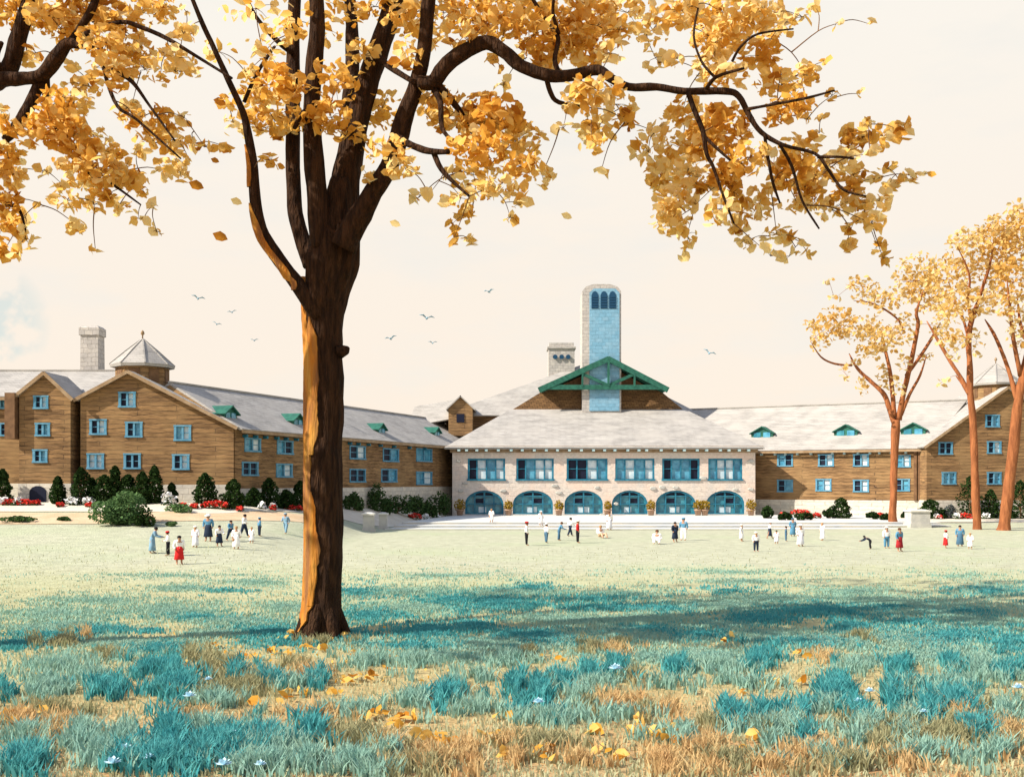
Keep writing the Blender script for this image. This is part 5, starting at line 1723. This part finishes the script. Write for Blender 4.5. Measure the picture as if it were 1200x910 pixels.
def stand(px, py, off=1.5):
    """Where something stands: on the ground seen there, but never inside a building."""
    dx = (px - 600) / F
    if px < 274: lim = 99.3 - off
    elif px < 530: lim = WLEFT.pix(px, 560)[2] - off / abs(WLEFT.n.x * dx + WLEFT.n.y)
    elif px < 886: lim = 144.0
    elif px < 1086: lim = WRIGHT.pix(px, 560)[2] - off / abs(WRIGHT.n.x * dx + WRIGHT.n.y)
    else: lim = 136.3 - off
    q = at(px, py)
    if q.y > lim:
        q = Vector((dx * lim, lim, 0))
        q.z = height(q.x, q.y)
    return q


def shrub(name, label, cat, px, top, bot, wpx, m, shape, group, n=650, leaf=(.16, .34)):
    q = stand(px, bot, 1.0 + .5 * ((px * 7) % 3))
    k = q.y / F
    w2, h2 = wpx * k / 2, ZC + (HZ - top) * k - q.z
    t = thing(name, label, cat, q, group)
    mb = MB()
    mb.tube([(0, 0, -.15), (0.03, 0, h2 * .3), (0, .02, h2 * .62)], [.09, .07, .03], 7)
    for j in range(4):
        a = j * 1.7 + px
        mb.tube([(0, 0, h2 * .18), (math.cos(a) * w2 * .35, math.sin(a) * w2 * .35, h2 * .42), (math.cos(a) * w2 * .6, math.sin(a) * w2 * .6, h2 * .55)], [.05, .035, .015], 5)
    mb.build('stem', M['trim'], t)
    rng = np.random.default_rng(int(px * 13 + top))
    if shape == 'cone':
        n, w2 = int(n * 1.5), w2 * 1.30
        z = rng.uniform(0.0, 1, n) ** 1.1
        lump = 1 + .22 * np.sin(z * 17 + px) * np.cos(px)
        r = np.minimum(.95, (1 - z) ** (.55 + .25 * ((px * 3) % 3) / 2) * 1.12 + .03) * (.78 + .22 * np.minimum(1, z * 4)) * lump * np.sqrt(rng.uniform(.25, 1, n))
        a = rng.uniform(0, 2 * math.pi, n)
        r = r * (1 + .18 * np.sin(3 * a + px) + .12 * np.sin(5 * a + z * 9))
        C = np.stack([r * np.cos(a) * w2, r * np.sin(a) * w2, z * h2 * .97 + .05], 1)
    else:
        C = []
        nl = 9 if wpx > 60 else 7
        for j in range(nl):
            cx, cy, cz = rng.uniform(-.62, .62), rng.uniform(-.5, .5), rng.uniform(.18, .60)
            if j == 0: cx, cy, cz = 0, 0, .62
            o = in_ball(n // nl, rng, .3)
            C.append(np.stack([(cx + o[:, 0] * .40) * w2, (cy + o[:, 1] * .40) * w2, np.maximum(.02, cz + o[:, 2] * .34) * h2], 1))
        C = np.concatenate(C)
    S = rng.uniform(leaf[0], leaf[1], len(C))
    v, f = leaf_arrays(C, S, .3, rng)
    np_mesh('foliage', v, f, M[m], None, t)
    return t


G1 = 'dark evergreens before the left timber walls'
G2 = 'dark evergreens before the right timber wing'
for a in [
    ('dark upright evergreen cut by the left edge', 3, 549, 585, 18, G1), ('narrow dark evergreen below the far left gable', 68, 558, 590, 15, G1),
    ('dark twin-lobed evergreen left of the broad gable windows, next to narrow one', 95, 547, 586, 22, G1), ('thin short evergreen squeezed between two bigger ones below the gable', 108, 560, 586, 11, G1),
    ('wide dark evergreen below the leftmost gable window', 122, 556, 587, 22, G1), ('tall pointed evergreen behind the big green bush', 135, 545, 586, 16, G1),
    ('bulky dark evergreen behind the right half of the big green bush', 150, 556, 586, 22, G1), ('dark evergreen at the right shoulder of the big green bush', 167, 552, 585, 17, G1),
    ('tallest dark evergreen right of the big green bush', 181, 545, 587, 18, G1), ('smallest evergreen standing alone below right gable window', 201, 566, 584, 10, G1),
    ('broad dark evergreen near the right corner of the gable', 240, 554, 589, 23, G1), ('dark evergreen with knobbly outline at the start of the long wall', 274, 561, 596, 21, G1),
    ('low rounded evergreen between two pointed ones on the long wall', 297, 572, 594, 18, G1), ('dark pointed evergreen below the second column of long wall windows', 315, 560, 595, 21, G1),
    ('low dark evergreen next left of the one touching the trunk', 335, 574, 594, 18, G1), ('dark pointed evergreen touching the left side of big trunk', 352, 563, 594, 20, G1)]:
    shrub('evergreen_shrub', a[0], 'shrub', *a[1:5], 'conifer', 'cone', a[5], 900)
for a in [
    ('dark evergreen clump at the left end of the right wing', 900, 591, 607, 22, 'ball'), ('low dark green bush below the second right wing window', 942, 600, 609, 24, 'ball'),
    ('tall dark evergreen below the third column of right wing windows', 986, 583, 607, 20, 'cone'), ('low dark shrub behind the tall evergreen of the right wing', 972, 595, 607, 18, 'ball'),
    ('low dark shrub under the first right wing window', 920, 599, 609, 18, 'ball'), ('flat dark shrub between third and fourth right wing windows', 1040, 601, 609, 18, 'ball'), ('low dark shrub just left of grey rounded bush', 1103, 596, 607, 14, 'ball'), ('low dark shrub right of the leaning trunk', 1183, 594, 608, 18, 'ball'),
    ('small green bush between evergreen and first red trunk', 1023, 599, 608, 18, 'ball'), ('low bush right of the first red trunk', 1063, 596, 607, 14, 'ball'),
    ('dark evergreen with two humps right of the broad pier', 1090, 585, 607, 26, 'cone'), ('tall dark evergreen hugging the middle red trunk', 1137, 557, 606, 24, 'cone'),
    ('dark evergreen between the two right red trunks', 1161, 573, 604, 18, 'cone'), ('dark evergreen at the right edge of the picture', 1196, 562, 606, 22, 'cone')]:
    shrub('evergreen_shrub', a[0], 'shrub', *a[1:5], 'conifer', a[5], G2, 800, (.16, .36))
shrub('round_bush', 'grey rounded bush between dark evergreen and middle red trunk', 'shrub', 1114, 589, 607, 20, 'greyleaf', 'ball', None, 700)
shrub('round_bush', 'large soft green bush on the lawn edge, left foreground of the walls', 'shrub', 148, 572, 614, 76, 'bright', 'ball', None, 3600, (.14, .34))
shrub('round_bush', 'dark green bush low at the right foot of the large soft green bush', 'shrub', 172, 594, 616, 38, 'conifer', 'ball', None, 800, (.12, .28))
G3 = 'leafy bushes between the trunk and the pavilion'
for a in [('leafy green bush right beside the big trunk', 415, 574, 597, 30), ('tall leafy bush below the twin dark windows', 441, 562, 597, 30), ('low leafy bush left of centre in the bush row by the pavilion', 466, 578, 600, 38),
          ('rounded leafy bush under the middle small windows', 452, 582, 600, 24), ('low leafy bush left of the corner bush', 503, 582, 601, 22),
          ('low bush dotted with flowers before the wing windows nearest the pavilion', 489, 578, 601, 38), ('leafy bush at the pavilion corner', 515, 572, 600, 34)]:
    shrub('leafy_bush', a[0], 'shrub', *a[1:5], 'shrub', 'ball', G3, 1300, (.14, .32))
for a in [('long flat dark hedge at the left edge by the path', 22, 604, 611, 58), ('small flat hedge clump right of the long hedge', 76, 605, 610, 22), ('pale green flat bush beside the path, right of big soft bush', 208, 589, 600, 38), ('tiny flat green clump on lawn below the pale flat bush', 199, 611, 616, 16)]:
    shrub('low_hedge', a[0], 'hedge', *a[1:5], 'bright' if 'pale' in a[0] else 'shrub', 'ball', 'low hedges by the left path', 700, (.12, .26))


def flowers(label, px, py, wpx, hpx, col, cat='flowers'):
    q = stand(px, py, 2.9)
    k = q.y / F
    w2, h2 = wpx * k / 2, hpx * k
    t = thing('flower_clump', label, cat, q, {'red': 'red flower clumps', 'white': 'white flower clumps'}[col])
    rng = np.random.default_rng(int(px * 7 + py))
    n = int(30 + wpx * 5)
    C = np.stack([rng.uniform(-w2, w2, n), rng.uniform(-.5, .5, n), rng.uniform(0, .75, n) * h2], 1)
    v, f = leaf_arrays(C, rng.uniform(.14, .26, n), .5, rng)
    np_mesh('leaves', v, f, M['shrub'], None, t)
    n = int(25 + wpx * 7)
    C = np.stack([rng.uniform(-w2, w2, n), rng.uniform(-.55, .45, n), rng.uniform(.35, 1.1, n) * h2], 1)
    C[:, 2] *= 1 - .35 * (C[:, 0] / w2) ** 2
    v, f = leaf_arrays(C, rng.uniform(.14, .30, n), .8, rng, (.8, 1.1))
    np_mesh('blossoms', v, f, M[col], None, t)


for a in [('red flower clump at the left edge above the path', 12, 592, 14, 7), ('red flower clump between left edge and narrow evergreen', 28, 591, 14, 7), ('small red flower clump left of narrow evergreen', 42, 592, 8, 6), ('tiny red flower clump right of narrow evergreen', 71, 594, 6, 5), ('small red blossoms left of the big soft bush', 105, 594, 6, 5),
          ('small red blossoms on the pale flat bush', 214, 594, 7, 5), ('small red clump left of the long red bed', 228, 596, 7, 6), ('long red flower bed under the knobbly evergreen', 252, 596, 30, 9), ('small red clump between two evergreens of the long wall', 281, 599, 6, 6), ('small red clump under the pointed evergreen', 320, 598, 6, 6), ('long red flower strip left of the big trunk', 345, 597, 20, 6), ('single red clump right of the big trunk', 396, 599, 7, 6), ('pair of red blooms in the leafy bushes', 486, 600, 16, 7),
          ('small red clump before the right wing corner', 918, 606, 9, 6), ('red flower streak before the right wing, longest there', 938, 602, 22, 6), ('small red clump left of the tall right evergreen', 957, 607, 10, 6), ('red clump beside low bush under third window', 1031, 607, 8, 6), ('red flower bed left of the middle red trunk', 1130, 606, 14, 7), ('small red clump beside the grey bush', 1100, 608, 8, 5)]:
    flowers(*a, 'red')
for a in [('white flower clump at the far left edge', 4, 584, 9, 9), ('white flower clump left of narrow evergreen', 22, 583, 9, 9), ('white bushy flowers left of the big soft bush', 85, 586, 14, 10), ('white flowers beside two-lobed evergreen', 104, 587, 12, 9), ('large round white flower clump right of the big bush', 198, 591, 14, 14), ('small white clump before the low rounded evergreen', 307, 592, 7, 8), ('tiny white clump before the pointed evergreen', 320, 593, 6, 7), ('white blooms at the leafy bush row', 499, 600, 8, 7), ('white flower clump right of the pair of red blooms', 512, 601, 8, 6),
          ('white flower clump before the tall right evergreen', 990, 607, 8, 8), ('white flower clump right of the grey bush', 1121, 607, 7, 7), ('white flower clump left of grey bush', 1098, 605, 6, 6), ('white flowers by the middle red trunk', 1155, 605, 7, 7)]:
    flowers(*a, 'white')


def pot(px, py, s, label):
    q = Vector(((px - 600) / F * 142.6, 142.6, TZ))
    t = thing('potted_plant', label, 'plant pot', q, 'ochre potted shrubs between the arches')
    mb = MB()
    mb.lathe([(.34, 0), (.46, .62), (.52, .64), (.52, .78), (.42, .78), (.38, .66)], 14)
    mb.build('pot', M['clay'], t, True)
    rng = np.random.default_rng(px)
    C = in_ball(260, rng, .2) * np.array([.62, .62, .75]) * s + np.array([0, 0, 1.25])
    v, f = leaf_arrays(C, rng.uniform(.16, .32, 260), .3, rng)
    np_mesh('foliage', v, f, M['ochreleaf'], None, t)


for a in [(539, 595, 1.2, 'ochre potted shrub at the left corner of pavilion'), (596, 595, 1.0, 'ochre potted shrub between first and second arch'), (655, 596, 1.0, 'ochre potted shrub between second and third arch'), (712, 597, .85, 'ochre potted shrub between third and fourth arch'), (763, 597, 1.0, 'ochre potted shrub between fourth and fifth arch'), (818, 600, 1.05, 'left ochre shrub of the pair between fifth and sixth arch'), (826, 600, 1.05, 'right ochre shrub of the pair between fifth and sixth arch'), (880, 600, 1.2, 'ochre potted shrub at the right corner of pavilion')]:
    pot(*a)


# ------------------------------------------------------------------ birds and falling leaves
def bird(px, py, wpx, roll, label):
    d = 120
    q = P(px, py, d)
    s = wpx * 1.25 * d / F / 2
    mb = MB()
    mb.tube([(0, -.55 * s, .02), (0, -.42 * s, .04), (0, -.1 * s, 0), (0, .3 * s, -.02), (0, .62 * s, 0)], [.03 * s, .10 * s, .15 * s, .09 * s, .02 * s], 8)
    o = mb.build('bird', M['bird'], None, True, q)
    o.rotation_euler = (0, roll, R.uniform(-.5, .5))
    tag(o, label, 'bird', 'small blue birds in flight')
    for sd in (-1, 1):
        w_ = MB()
        top = [(0, -.16 * s, .06 * s), (sd * .5 * s, -.22 * s, .42 * s), (sd * s, .06 * s, .30 * s), (sd * .55 * s, .18 * s, .34 * s), (0, .22 * s, .05 * s)]
        bot = [(x, y, z - .05 * s) for x, y, z in top]
        w_.add(top + bot, [(0, 1, 3, 4), (1, 2, 3), (5, 6, 8, 9), (6, 7, 8)] + [(i, (i + 1) % 5, 5 + (i + 1) % 5, 5 + i) for i in range(5)])
        w_.build('wing', M['bird'], o)


for a in [(232, 350, 13, .2, 'small blue bird highest of those left of the big trunk'), (272, 366, 9, -.2, 'tiny blue bird just right of and above the lower left bird'), (254, 380, 9, .3, 'tiny blue bird below the highest left bird'), (298, 399, 8, 0, 'tiny blue bird closest to the trunk on its left'),
          (458, 397, 12, -.2, 'blue bird nearest the trunk on its right'), (500, 373, 15, .15, 'largest blue bird right of the trunk'), (507, 402, 9, 0, 'tiny blue bird below the largest bird'), (573, 342, 11, -.1, 'blue bird high in the middle sky'), (831, 414, 13, .4, 'blue bird right of the tower')]:
    bird(*a)
for i, (px, py, L, m, lab) in enumerate([(230, 217, .50, 3, 'brown falling leaf highest above the left birds'), (258, 277, .50, 3, 'brown falling leaf lowest above the left birds'), (252, 188, .28, 3, 'small brown falling leaf near drooping left branches'), (277, 236, .38, 2, 'pale yellow falling leaf left of the trunk fork'), (463, 262, .36, 2, 'pale yellow falling leaf right of the trunk fork'), (664, 253, .36, 2, 'pale yellow falling leaf under the long branch'), (705, 200, .42, 2, 'pale yellow falling leaf above the tower')]):
    q = P(px, py, 33)
    v, f = leaf_arrays(np.zeros((1, 3)), np.array([L]), 0, np.random.default_rng(40 + i))
    a = np.array([.92, 0, -.38]); s_ = np.array([.38, .25, .9]); bb = np.array([0, -1, .2])
    Lh, W = L, L * .30
    v = np.array([-a * Lh * .5, -a * Lh * .12 + s_ * W + bb * .03, a * Lh * .24 + s_ * W * .75 + bb * .03, a * Lh * .5, a * Lh * .24 - s_ * W * .8, -a * Lh * .12 - s_ * W])
    tag(np_mesh('falling_leaf', v, f, GOLD[m], None, None, None, q), lab, 'leaf', 'leaves drifting down')

# ------------------------------------------------------------------ meadow grass
GR = {'teal': leaf_mat('teal_grass_and_shade', (0.045, 0.27, 0.30, 1), (0.11, 0.38, 0.38, 1), 1.5, .3),
      'sage': leaf_mat('sage_grass_and_shade', (0.22, 0.41, 0.36, 1), (0.31, 0.47, 0.38, 1), 1.5, .3),
      'olive': leaf_mat('olive_grass', (0.27, 0.28, 0.16, 1), (0.37, 0.34, 0.19, 1), 1.5, .3),
      'rust': leaf_mat('orange_dry_grass', (0.54, 0.35, 0.165, 1), (0.56, 0.43, 0.22, 1), 1.5, .3),
      'straw': leaf_mat('pale_lawn_grass', (0.38, 0.395, 0.24, 1), (0.45, 0.46, 0.30, 1), 1.5, .3)}


def to_ground(px, py):
    """vectorised pixel -> flat meadow ground."""
    d = np.full(len(px), 30.0)
    z = np.zeros(len(px))
    for _ in range(4):
        z = np.array([ground(a, b) for a, b in zip((px - 600) / F * d, d)])
        d = (ZC - z) * F / (py - HZ)
    x = (px - 600) / F * d
    return np.stack([x, d, z], 1)


def blades(name, B, H, W, m, rng=NR, lean=.35):
    n = len(B)
    a = rng.uniform(0, 2 * math.pi, n)
    side = np.stack([np.cos(a), np.sin(a) * .5, np.zeros(n)], 1)
    side /= np.linalg.norm(side, axis=1, keepdims=True)
    ln = rng.normal(size=(n, 3)) * lean
    ln[:, 2] = 0
    Hc, Wc = H[:, None], W[:, None] / 2
    up = np.array([[0, 0, 1.0]])
    mid = B + up * Hc * .55 + ln * Hc * .3
    tip = B + up * Hc + ln * Hc
    v = np.stack([B - side * Wc - up * .03, B + side * Wc - up * .03, mid + side * Wc * .85, mid - side * Wc * .85, tip], 1).reshape(-1, 3)
    i = np.arange(n)[:, None] * 5
    q = i + np.array([0, 1, 2, 3])
    t = i + np.array([3, 2, 4])
    o = np_mesh(name, v, q, m, None, None, t)
    o['kind'] = 'stuff'
    return o


def patch_tufts(patches, per, tuft, spread, rng=NR):
    """patches: (px, py, rx, ry, weight) -> blade bases gathered in tufts."""
    out = []
    for px, py, rx, ry, wt in patches:
        n = max(4, int(rx * ry * per * wt))
        a = rng.uniform(0, 2 * math.pi, n)
        r = np.abs(rng.normal(0, .68, n))
        r *= 1 + .25 * np.sin(3 * a + px) + .15 * np.sin(7 * a + py)
        g_ = to_ground(px + r * np.cos(a) * rx, np.maximum(HZ + 60, py + r * np.sin(a) * ry + ry * .4))
        g_ = np.repeat(g_, tuft, axis=0)
        o = rng.normal(size=(len(g_), 3)) * spread
        o[:, 2] = 0
        out.append(g_ + o)
    return np.concatenate(out)


DEEP_SHADE = [(103, 737, 25, 6, 1), (140, 737, 12, 5, 1), (177, 739, 14, 3, 1), (187, 757, 32, 9, .8), (317, 737, 40, 11, 1), (587, 703, 78, 11, 1), (527, 700, 42, 8, .9), (620, 687, 36, 5, .9), (433, 718, 46, 9, .9), (500, 737, 52, 10, 1), (550, 730, 30, 8, 1), (632, 743, 34, 8, 1), (598, 742, 24, 8, .8), (415, 690, 40, 9, .6), (970, 712, 52, 9, 1), (887, 723, 46, 8, 1), (1000, 732, 36, 8, 1), (1040, 711, 26, 4, 1), (930, 715, 80, 8, .4), (1110, 742, 84, 12, .7), (1183, 747, 26, 18, .7), (783, 712, 32, 5, .8), (713, 710, 70, 5, .7), (20, 753, 32, 7, .7), (1160, 690, 52, 8, .5), (820, 742, 50, 6, .5), (410, 742, 16, 9, .9), (1130, 715, 50, 6, .5), (1070, 728, 50, 6, .5), (760, 735, 60, 6, .5), (230, 722, 60, 5, .45), (60, 742, 60, 6, .5), (330, 752, 40, 6, .5), (260, 690, 50, 4, .3), (700, 700, 60, 6, .5), (850, 690, 60, 5, .35), (940, 750, 60, 7, .5), (480, 755, 60, 6, .5), (690, 750, 50, 6, .5)]
PALE_SHADE = [(213, 687, 46, 6, 1), (300, 680, 52, 6, 1), (200, 712, 84, 11, 1), (253, 740, 46, 6, 1), (83, 730, 66, 7, 1), (335, 708, 42, 9, 1), (733, 737, 74, 10, 1), (733, 694, 60, 5, 1), (877, 680, 72, 4, 1), (900, 698, 92, 8, 1), (1000, 690, 62, 7, 1), (1160, 687, 52, 9, 1), (470, 690, 90, 8, 1), (680, 724, 70, 7, .8), (1080, 745, 100, 14, 1), (560, 750, 90, 9, .8), (840, 765, 60, 10, 1), (420, 752, 50, 6, .6), (960, 750, 90, 8, .7), (40, 735, 60, 6, .8), (130, 765, 70, 8, .5), (840, 730, 60, 7, .8), (1090, 712, 120, 12, .9), (1010, 745, 120, 10, .8), (760, 722, 90, 8, .8), (640, 722, 60, 6, .8), (1150, 725, 60, 12, .9), (900, 740, 70, 8, .8), (120, 700, 120, 10, .5), (60, 715, 90, 10, .7), (280, 725, 90, 9, .9), (160, 750, 120, 9, .8), (480, 708, 120, 12, .8), (600, 690, 120, 10, .8), (680, 745, 120, 12, .9), (850, 705, 130, 12, .8), (1040, 700, 130, 12, .8), (520, 765, 90, 10, .6), (1100, 765, 110, 12, .8), (760, 765, 90, 12, .6), (200, 672, 160, 6, .25), (520, 672, 160, 7, .3), (860, 668, 180, 6, .3), (1120, 672, 90, 7, .3), (-90, 720, 80, 24, .5), (-100, 770, 90, 20, .5), (1290, 720, 90, 24, .6), (1310, 780, 90, 30, .6)]
FORE = [(123, 807, 20, 12, 1), (190, 783, 42, 11, 1), (215, 800, 22, 13, 1), (193, 808, 22, 10, .9), (277, 787, 13, 10, 1), (317, 797, 14, 10, .8), (370, 797, 16, 9, .9), (3, 812, 10, 8, 1), (200, 850, 13, 24, .9), (263, 870, 24, 16, .9), (310, 866, 18, 18, .6), (363, 852, 15, 16, .6), (187, 888, 42, 18, .9), (30, 892, 28, 16, .7), (237, 876, 8, 16, .9), (523, 813, 20, 11, 1), (603, 800, 13, 12, 1), (633, 805, 14, 18, 1), (693, 787, 15, 9, 1), (723, 780, 14, 12, 1), (660, 797, 9, 12, .9), (790, 782, 22, 10, .8), (890, 770, 26, 11, 1), (857, 833, 16, 12, 1), (893, 833, 6, 12, .9), (917, 834, 5, 8, .9), (938, 830, 6, 10, .8), (980, 807, 26, 18, 1), (1010, 835, 14, 12, .8), (1053, 780, 15, 12, 1), (1113, 777, 13, 9, 1), (1090, 823, 8, 22, 1), (1123, 818, 20, 20, 1), (1147, 854, 15, 14, 1), (1045, 812, 9, 20, 1), (1185, 786, 12, 9, .8), (946, 864, 7, 11, .8), (610, 825, 8, 9, .9), (1175, 786, 10, 8, .8)]
SAGE = [(53, 803, 30, 17, 1), (93, 855, 18, 20, 1), (110, 790, 30, 14, .7), (310, 868, 32, 22, 1), (367, 888, 22, 14, 1), (300, 897, 55, 10, 1), (143, 862, 16, 22, .8), (420, 892, 30, 18, 1), (458, 880, 10, 14, .9), (433, 774, 32, 9, 1), (492, 774, 32, 8, 1), (483, 820, 24, 10, 1), (533, 797, 12, 12, .9), (640, 842, 46, 9, 1), (600, 770, 30, 10, .8), (677, 813, 12, 14, .8), (560, 790, 20, 8, .6), (843, 780, 38, 10, 1), (1000, 780, 30, 10, .8), (1017, 846, 22, 14, 1), (970, 824, 26, 10, .7), (1067, 836, 12, 24, 1), (1150, 780, 40, 16, .8), (1180, 830, 20, 20, .6), (933, 846, 8, 12, .9), (1002, 866, 8, 12, .9), (905, 868, 10, 10, .8), (780, 800, 14, 8, .7), (730, 838, 40, 6, .7), (350, 800, 30, 10, .7), (120, 880, 40, 18, .8), (240, 850, 40, 12, .5), (1110, 800, 60, 14, .6), (800, 860, 60, 12, .35), (900, 850, 70, 12, .4), (1080, 880, 50, 14, .4), (960, 885, 40, 10, .3), (560, 830, 50, 10, .4), (700, 800, 60, 12, .5), (880, 800, 60, 10, .5), (60, 780, 60, 10, .6), (420, 830, 50, 10, .4), (1170, 880, 30, 14, .5), (250, 820, 50, 12, .5), (30, 860, 40, 14, .5), (1260, 830, 60, 30, .5), (1280, 890, 70, 30, .5), (-60, 830, 60, 30, .5), (-60, 890, 60, 20, .5)]
OLIVE = [(40, 750, 8, 10, .8), (75, 750, 22, 9, .9), (130, 765, 14, 9, .9), (223, 765, 8, 14, 1), (245, 768, 9, 14, 1), (270, 778, 20, 12, .8), (290, 800, 34, 16, .6), (240, 805, 30, 14, .6), (693, 756, 16, 8, 1), (725, 752, 14, 8, .8), (620, 762, 8, 9, .9), (740, 790, 9, 12, .9), (690, 825, 9, 10, .9), (755, 830, 9, 12, .9), (1010, 745, 20, 6, .8), (1030, 870, 10, 12, 1), (830, 845, 12, 8, .8), (340, 780, 30, 8, .6), (1150, 850, 30, 20, .6), (500, 895, 40, 12, .4), (60, 830, 50, 10, .4), (900, 850, 40, 10, .3), (378, 752, 34, 4, .7), (1040, 850, 60, 14, .4), (1100, 860, 60, 14, .4), (850, 890, 60, 12, .35), (640, 870, 60, 12, .35), (420, 860, 50, 12, .4), (1000, 895, 60, 10, .4)]
RUST = [(70, 848, 26, 14, 1), (25, 840, 22, 12, .8), (718, 822, 26, 12, 1), (752, 818, 8, 16, 1), (785, 830, 7, 14, .9), (720, 758, 30, 8, .6), (827, 872, 26, 24, .8), (780, 892, 24, 16, .9), (502, 880, 8, 18, .8), (520, 885, 6, 16, .8), (555, 890, 8, 16, .8), (607, 890, 7, 16, .8), (542, 878, 5, 14, .8), (490, 895, 40, 12, .16), (962, 768, 18, 7, .8), (100, 742, 14, 8, .6), (360, 785, 40, 8, .5), (680, 890, 70, 14, .16), (900, 895, 90, 14, .16), (1060, 890, 70, 14, .16), (1130, 830, 30, 20, .3), (450, 870, 20, 10, .5), (370, 835, 60, 10, .25), (960, 880, 40, 12, .4), (1180, 850, 20, 30, .5), (215, 835, 30, 8, .35), (590, 870, 50, 10, .25)]


def hw(B, h0, h1, w0, w1):
    n = len(B)
    return NR.uniform(h0, h1, n), NR.uniform(w0, w1, n)


B = patch_tufts(DEEP_SHADE, .55, 10, .16)  # teal blades paint the tree-shade bands onto the lawn
blades('blue_shade_grass', B, *hw(B, .07, .17, .03, .07), GR['teal'])
B = patch_tufts(PALE_SHADE, .60, 8, .25)  # sage blades paint the fainter streaks of the same lawn shade
blades('sage_shade_grass', B, *hw(B, .05, .13, .03, .06), GR['sage'])
B = patch_tufts(FORE, .20, 16, .07)
blades('blue_meadow_grass', B, *hw(B, .18, .42, .025, .055), GR['teal'])
B = patch_tufts(SAGE, .12, 15, .08)
blades('sage_meadow_grass', B, *hw(B, .16, .38, .025, .05), GR['sage'])
B = patch_tufts(OLIVE, .17, 14, .08)
blades('olive_meadow_grass', B, *hw(B, .14, .34, .025, .05), GR['olive'])
B = patch_tufts(RUST, .15, 14, .08)
blades('dry_orange_grass', B, *hw(B, .12, .34, .02, .045), GR['rust'])
n = 42000
px_, py_ = NR.uniform(-40, 1240, n), 640 + 300 * NR.uniform(0, 1, n) ** .8
B = to_ground(px_, py_)
blades('pale_lawn_grass', B, *hw(B, .04, .14, .02, .045), GR['straw'])

# fallen leaves lying and standing in the grass
FLK = [(330, 752), (272, 776), (292, 771), (303, 772), (318, 766), (341, 770), (378, 764), (362, 760), (296, 829), (331, 824), (390, 817), (378, 836), (341, 815), (357, 814), (404, 802), (413, 802), (425, 797), (432, 799), (432, 845), (448, 840), (466, 846), (436, 842), (471, 846), (487, 846), (498, 866), (507, 868), (518, 873), (532, 872), (572, 866), (584, 888), (639, 886), (642, 892), (751, 848), (748, 858), (762, 862), (774, 868), (786, 858), (790, 866), (795, 872), (712, 886), (728, 890), (845, 754), (859, 750), (891, 803), (901, 804), (868, 814), (940, 802), (890, 864), (884, 868), (871, 882), (939, 770), (5, 842), (18, 845), (33, 842), (50, 838), (8, 850), (340, 745), (405, 748), (250, 760), (220, 790), (655, 776), (690, 860), (590, 845), (460, 855)]
P_ = to_ground(np.array([a for a, b_ in FLK], float), np.array([b_ for a, b_ in FLK], float))
rep = np.repeat(P_, 3, axis=0) + NR.normal(size=(len(P_) * 3, 3)) * np.array([.10, .14, .03]) + np.array([0, 0, .12])
extra = to_ground(NR.normal(330, 120, 260), NR.uniform(735, 800, 260)) + np.array([0, 0, .05])
C = np.concatenate([rep, extra])
v, q = leaf_arrays(C, np.concatenate([NR.uniform(.18, .34, len(rep)), NR.uniform(.08, .16, len(extra))]), .8)
o = np_mesh('fallen_leaves', v, q, [GOLD[0], GOLD[1], GOLD[3]], np.repeat(NR.choice(3, len(C), p=[.5, .3, .2]), 2))
o['kind'] = 'stuff'


def wildflower(px, py, wpx, label):
    q = at(px, py + 15)
    t = thing('wildflower', label, 'wildflower', q, 'pale blue wildflowers in the meadow')
    s = wpx * 1.35 * q.y / F / 2
    h2 = 15 * q.y / F
    mb = MB()
    mb.tube([(0, 0, -.05), (.02, 0, h2 * .6), (0, 0, h2)], [.012, .010, .008], 6)
    for a in (0.4, 2.6, 4.4):
        mb.add([(0, 0, .02), (math.cos(a) * .10 - .02, math.sin(a) * .1, .12), (math.cos(a) * .2, math.sin(a) * .2, .1), (math.cos(a) * .1 + .02, math.sin(a) * .1, .1)], [(0, 1, 2, 3)])
    mb.build('stem', M['stem'], t)
    mb = MB()
    for ring, (np_, rr, tl) in enumerate(((8, 1.0, .35), (6, .7, .75), (4, .4, 1.0))):
        for k in range(np_):
            a = 2 * math.pi * (k + .5 * ring) / np_
            d = Vector((math.cos(a), math.sin(a), 0))
            p = Vector((-d.y, d.x, 0))
            c0 = Vector((0, 0, h2))
            mb.add([c0, c0 + d * s * rr * .55 + p * s * .30 + Vector((0, 0, s * tl * .5)), c0 + d * s * rr + Vector((0, 0, s * tl * .8)), c0 + d * s * rr * .55 - p * s * .30 + Vector((0, 0, s * tl * .5))], [(0, 1, 2, 3)])
    mb.build('blossom', M['paleblue'], t)


for a in [(132, 894, 16, 'broad pale blue wildflower, leftmost at bottom of the meadow'), (147, 878, 14, 'tilted pale blue wildflower above the leftmost one'), (175, 888, 12, 'pale blue wildflower third from left along the bottom'), (222, 816, 13, 'pale blue wildflower in teal tufts, left meadow'), (244, 796, 8, 'small pale blue wildflower above the left teal tufts'), (262, 896, 16, 'large pale blue wildflower at the bottom below the trunk'), (272, 859, 10, 'small pale blue wildflower up left of bottom pair'), (305, 896, 12, 'pale blue wildflower right of the large bottom one'),
          (631, 823, 12, 'pale blue wildflower in the centre meadow, lower of two'), (721, 784, 14, 'pale blue wildflower right of centre, upper of two'), (1006, 822, 10, 'pale blue wildflower in right teal tufts, lower one'), (1019, 810, 10, 'pale blue wildflower in right teal tufts, upper one'), (1082, 834, 8, 'small pale blue wildflower between two right teal tufts'), (1193, 806, 12, 'pale blue wildflower at the right edge')]:
    wildflower(*a)
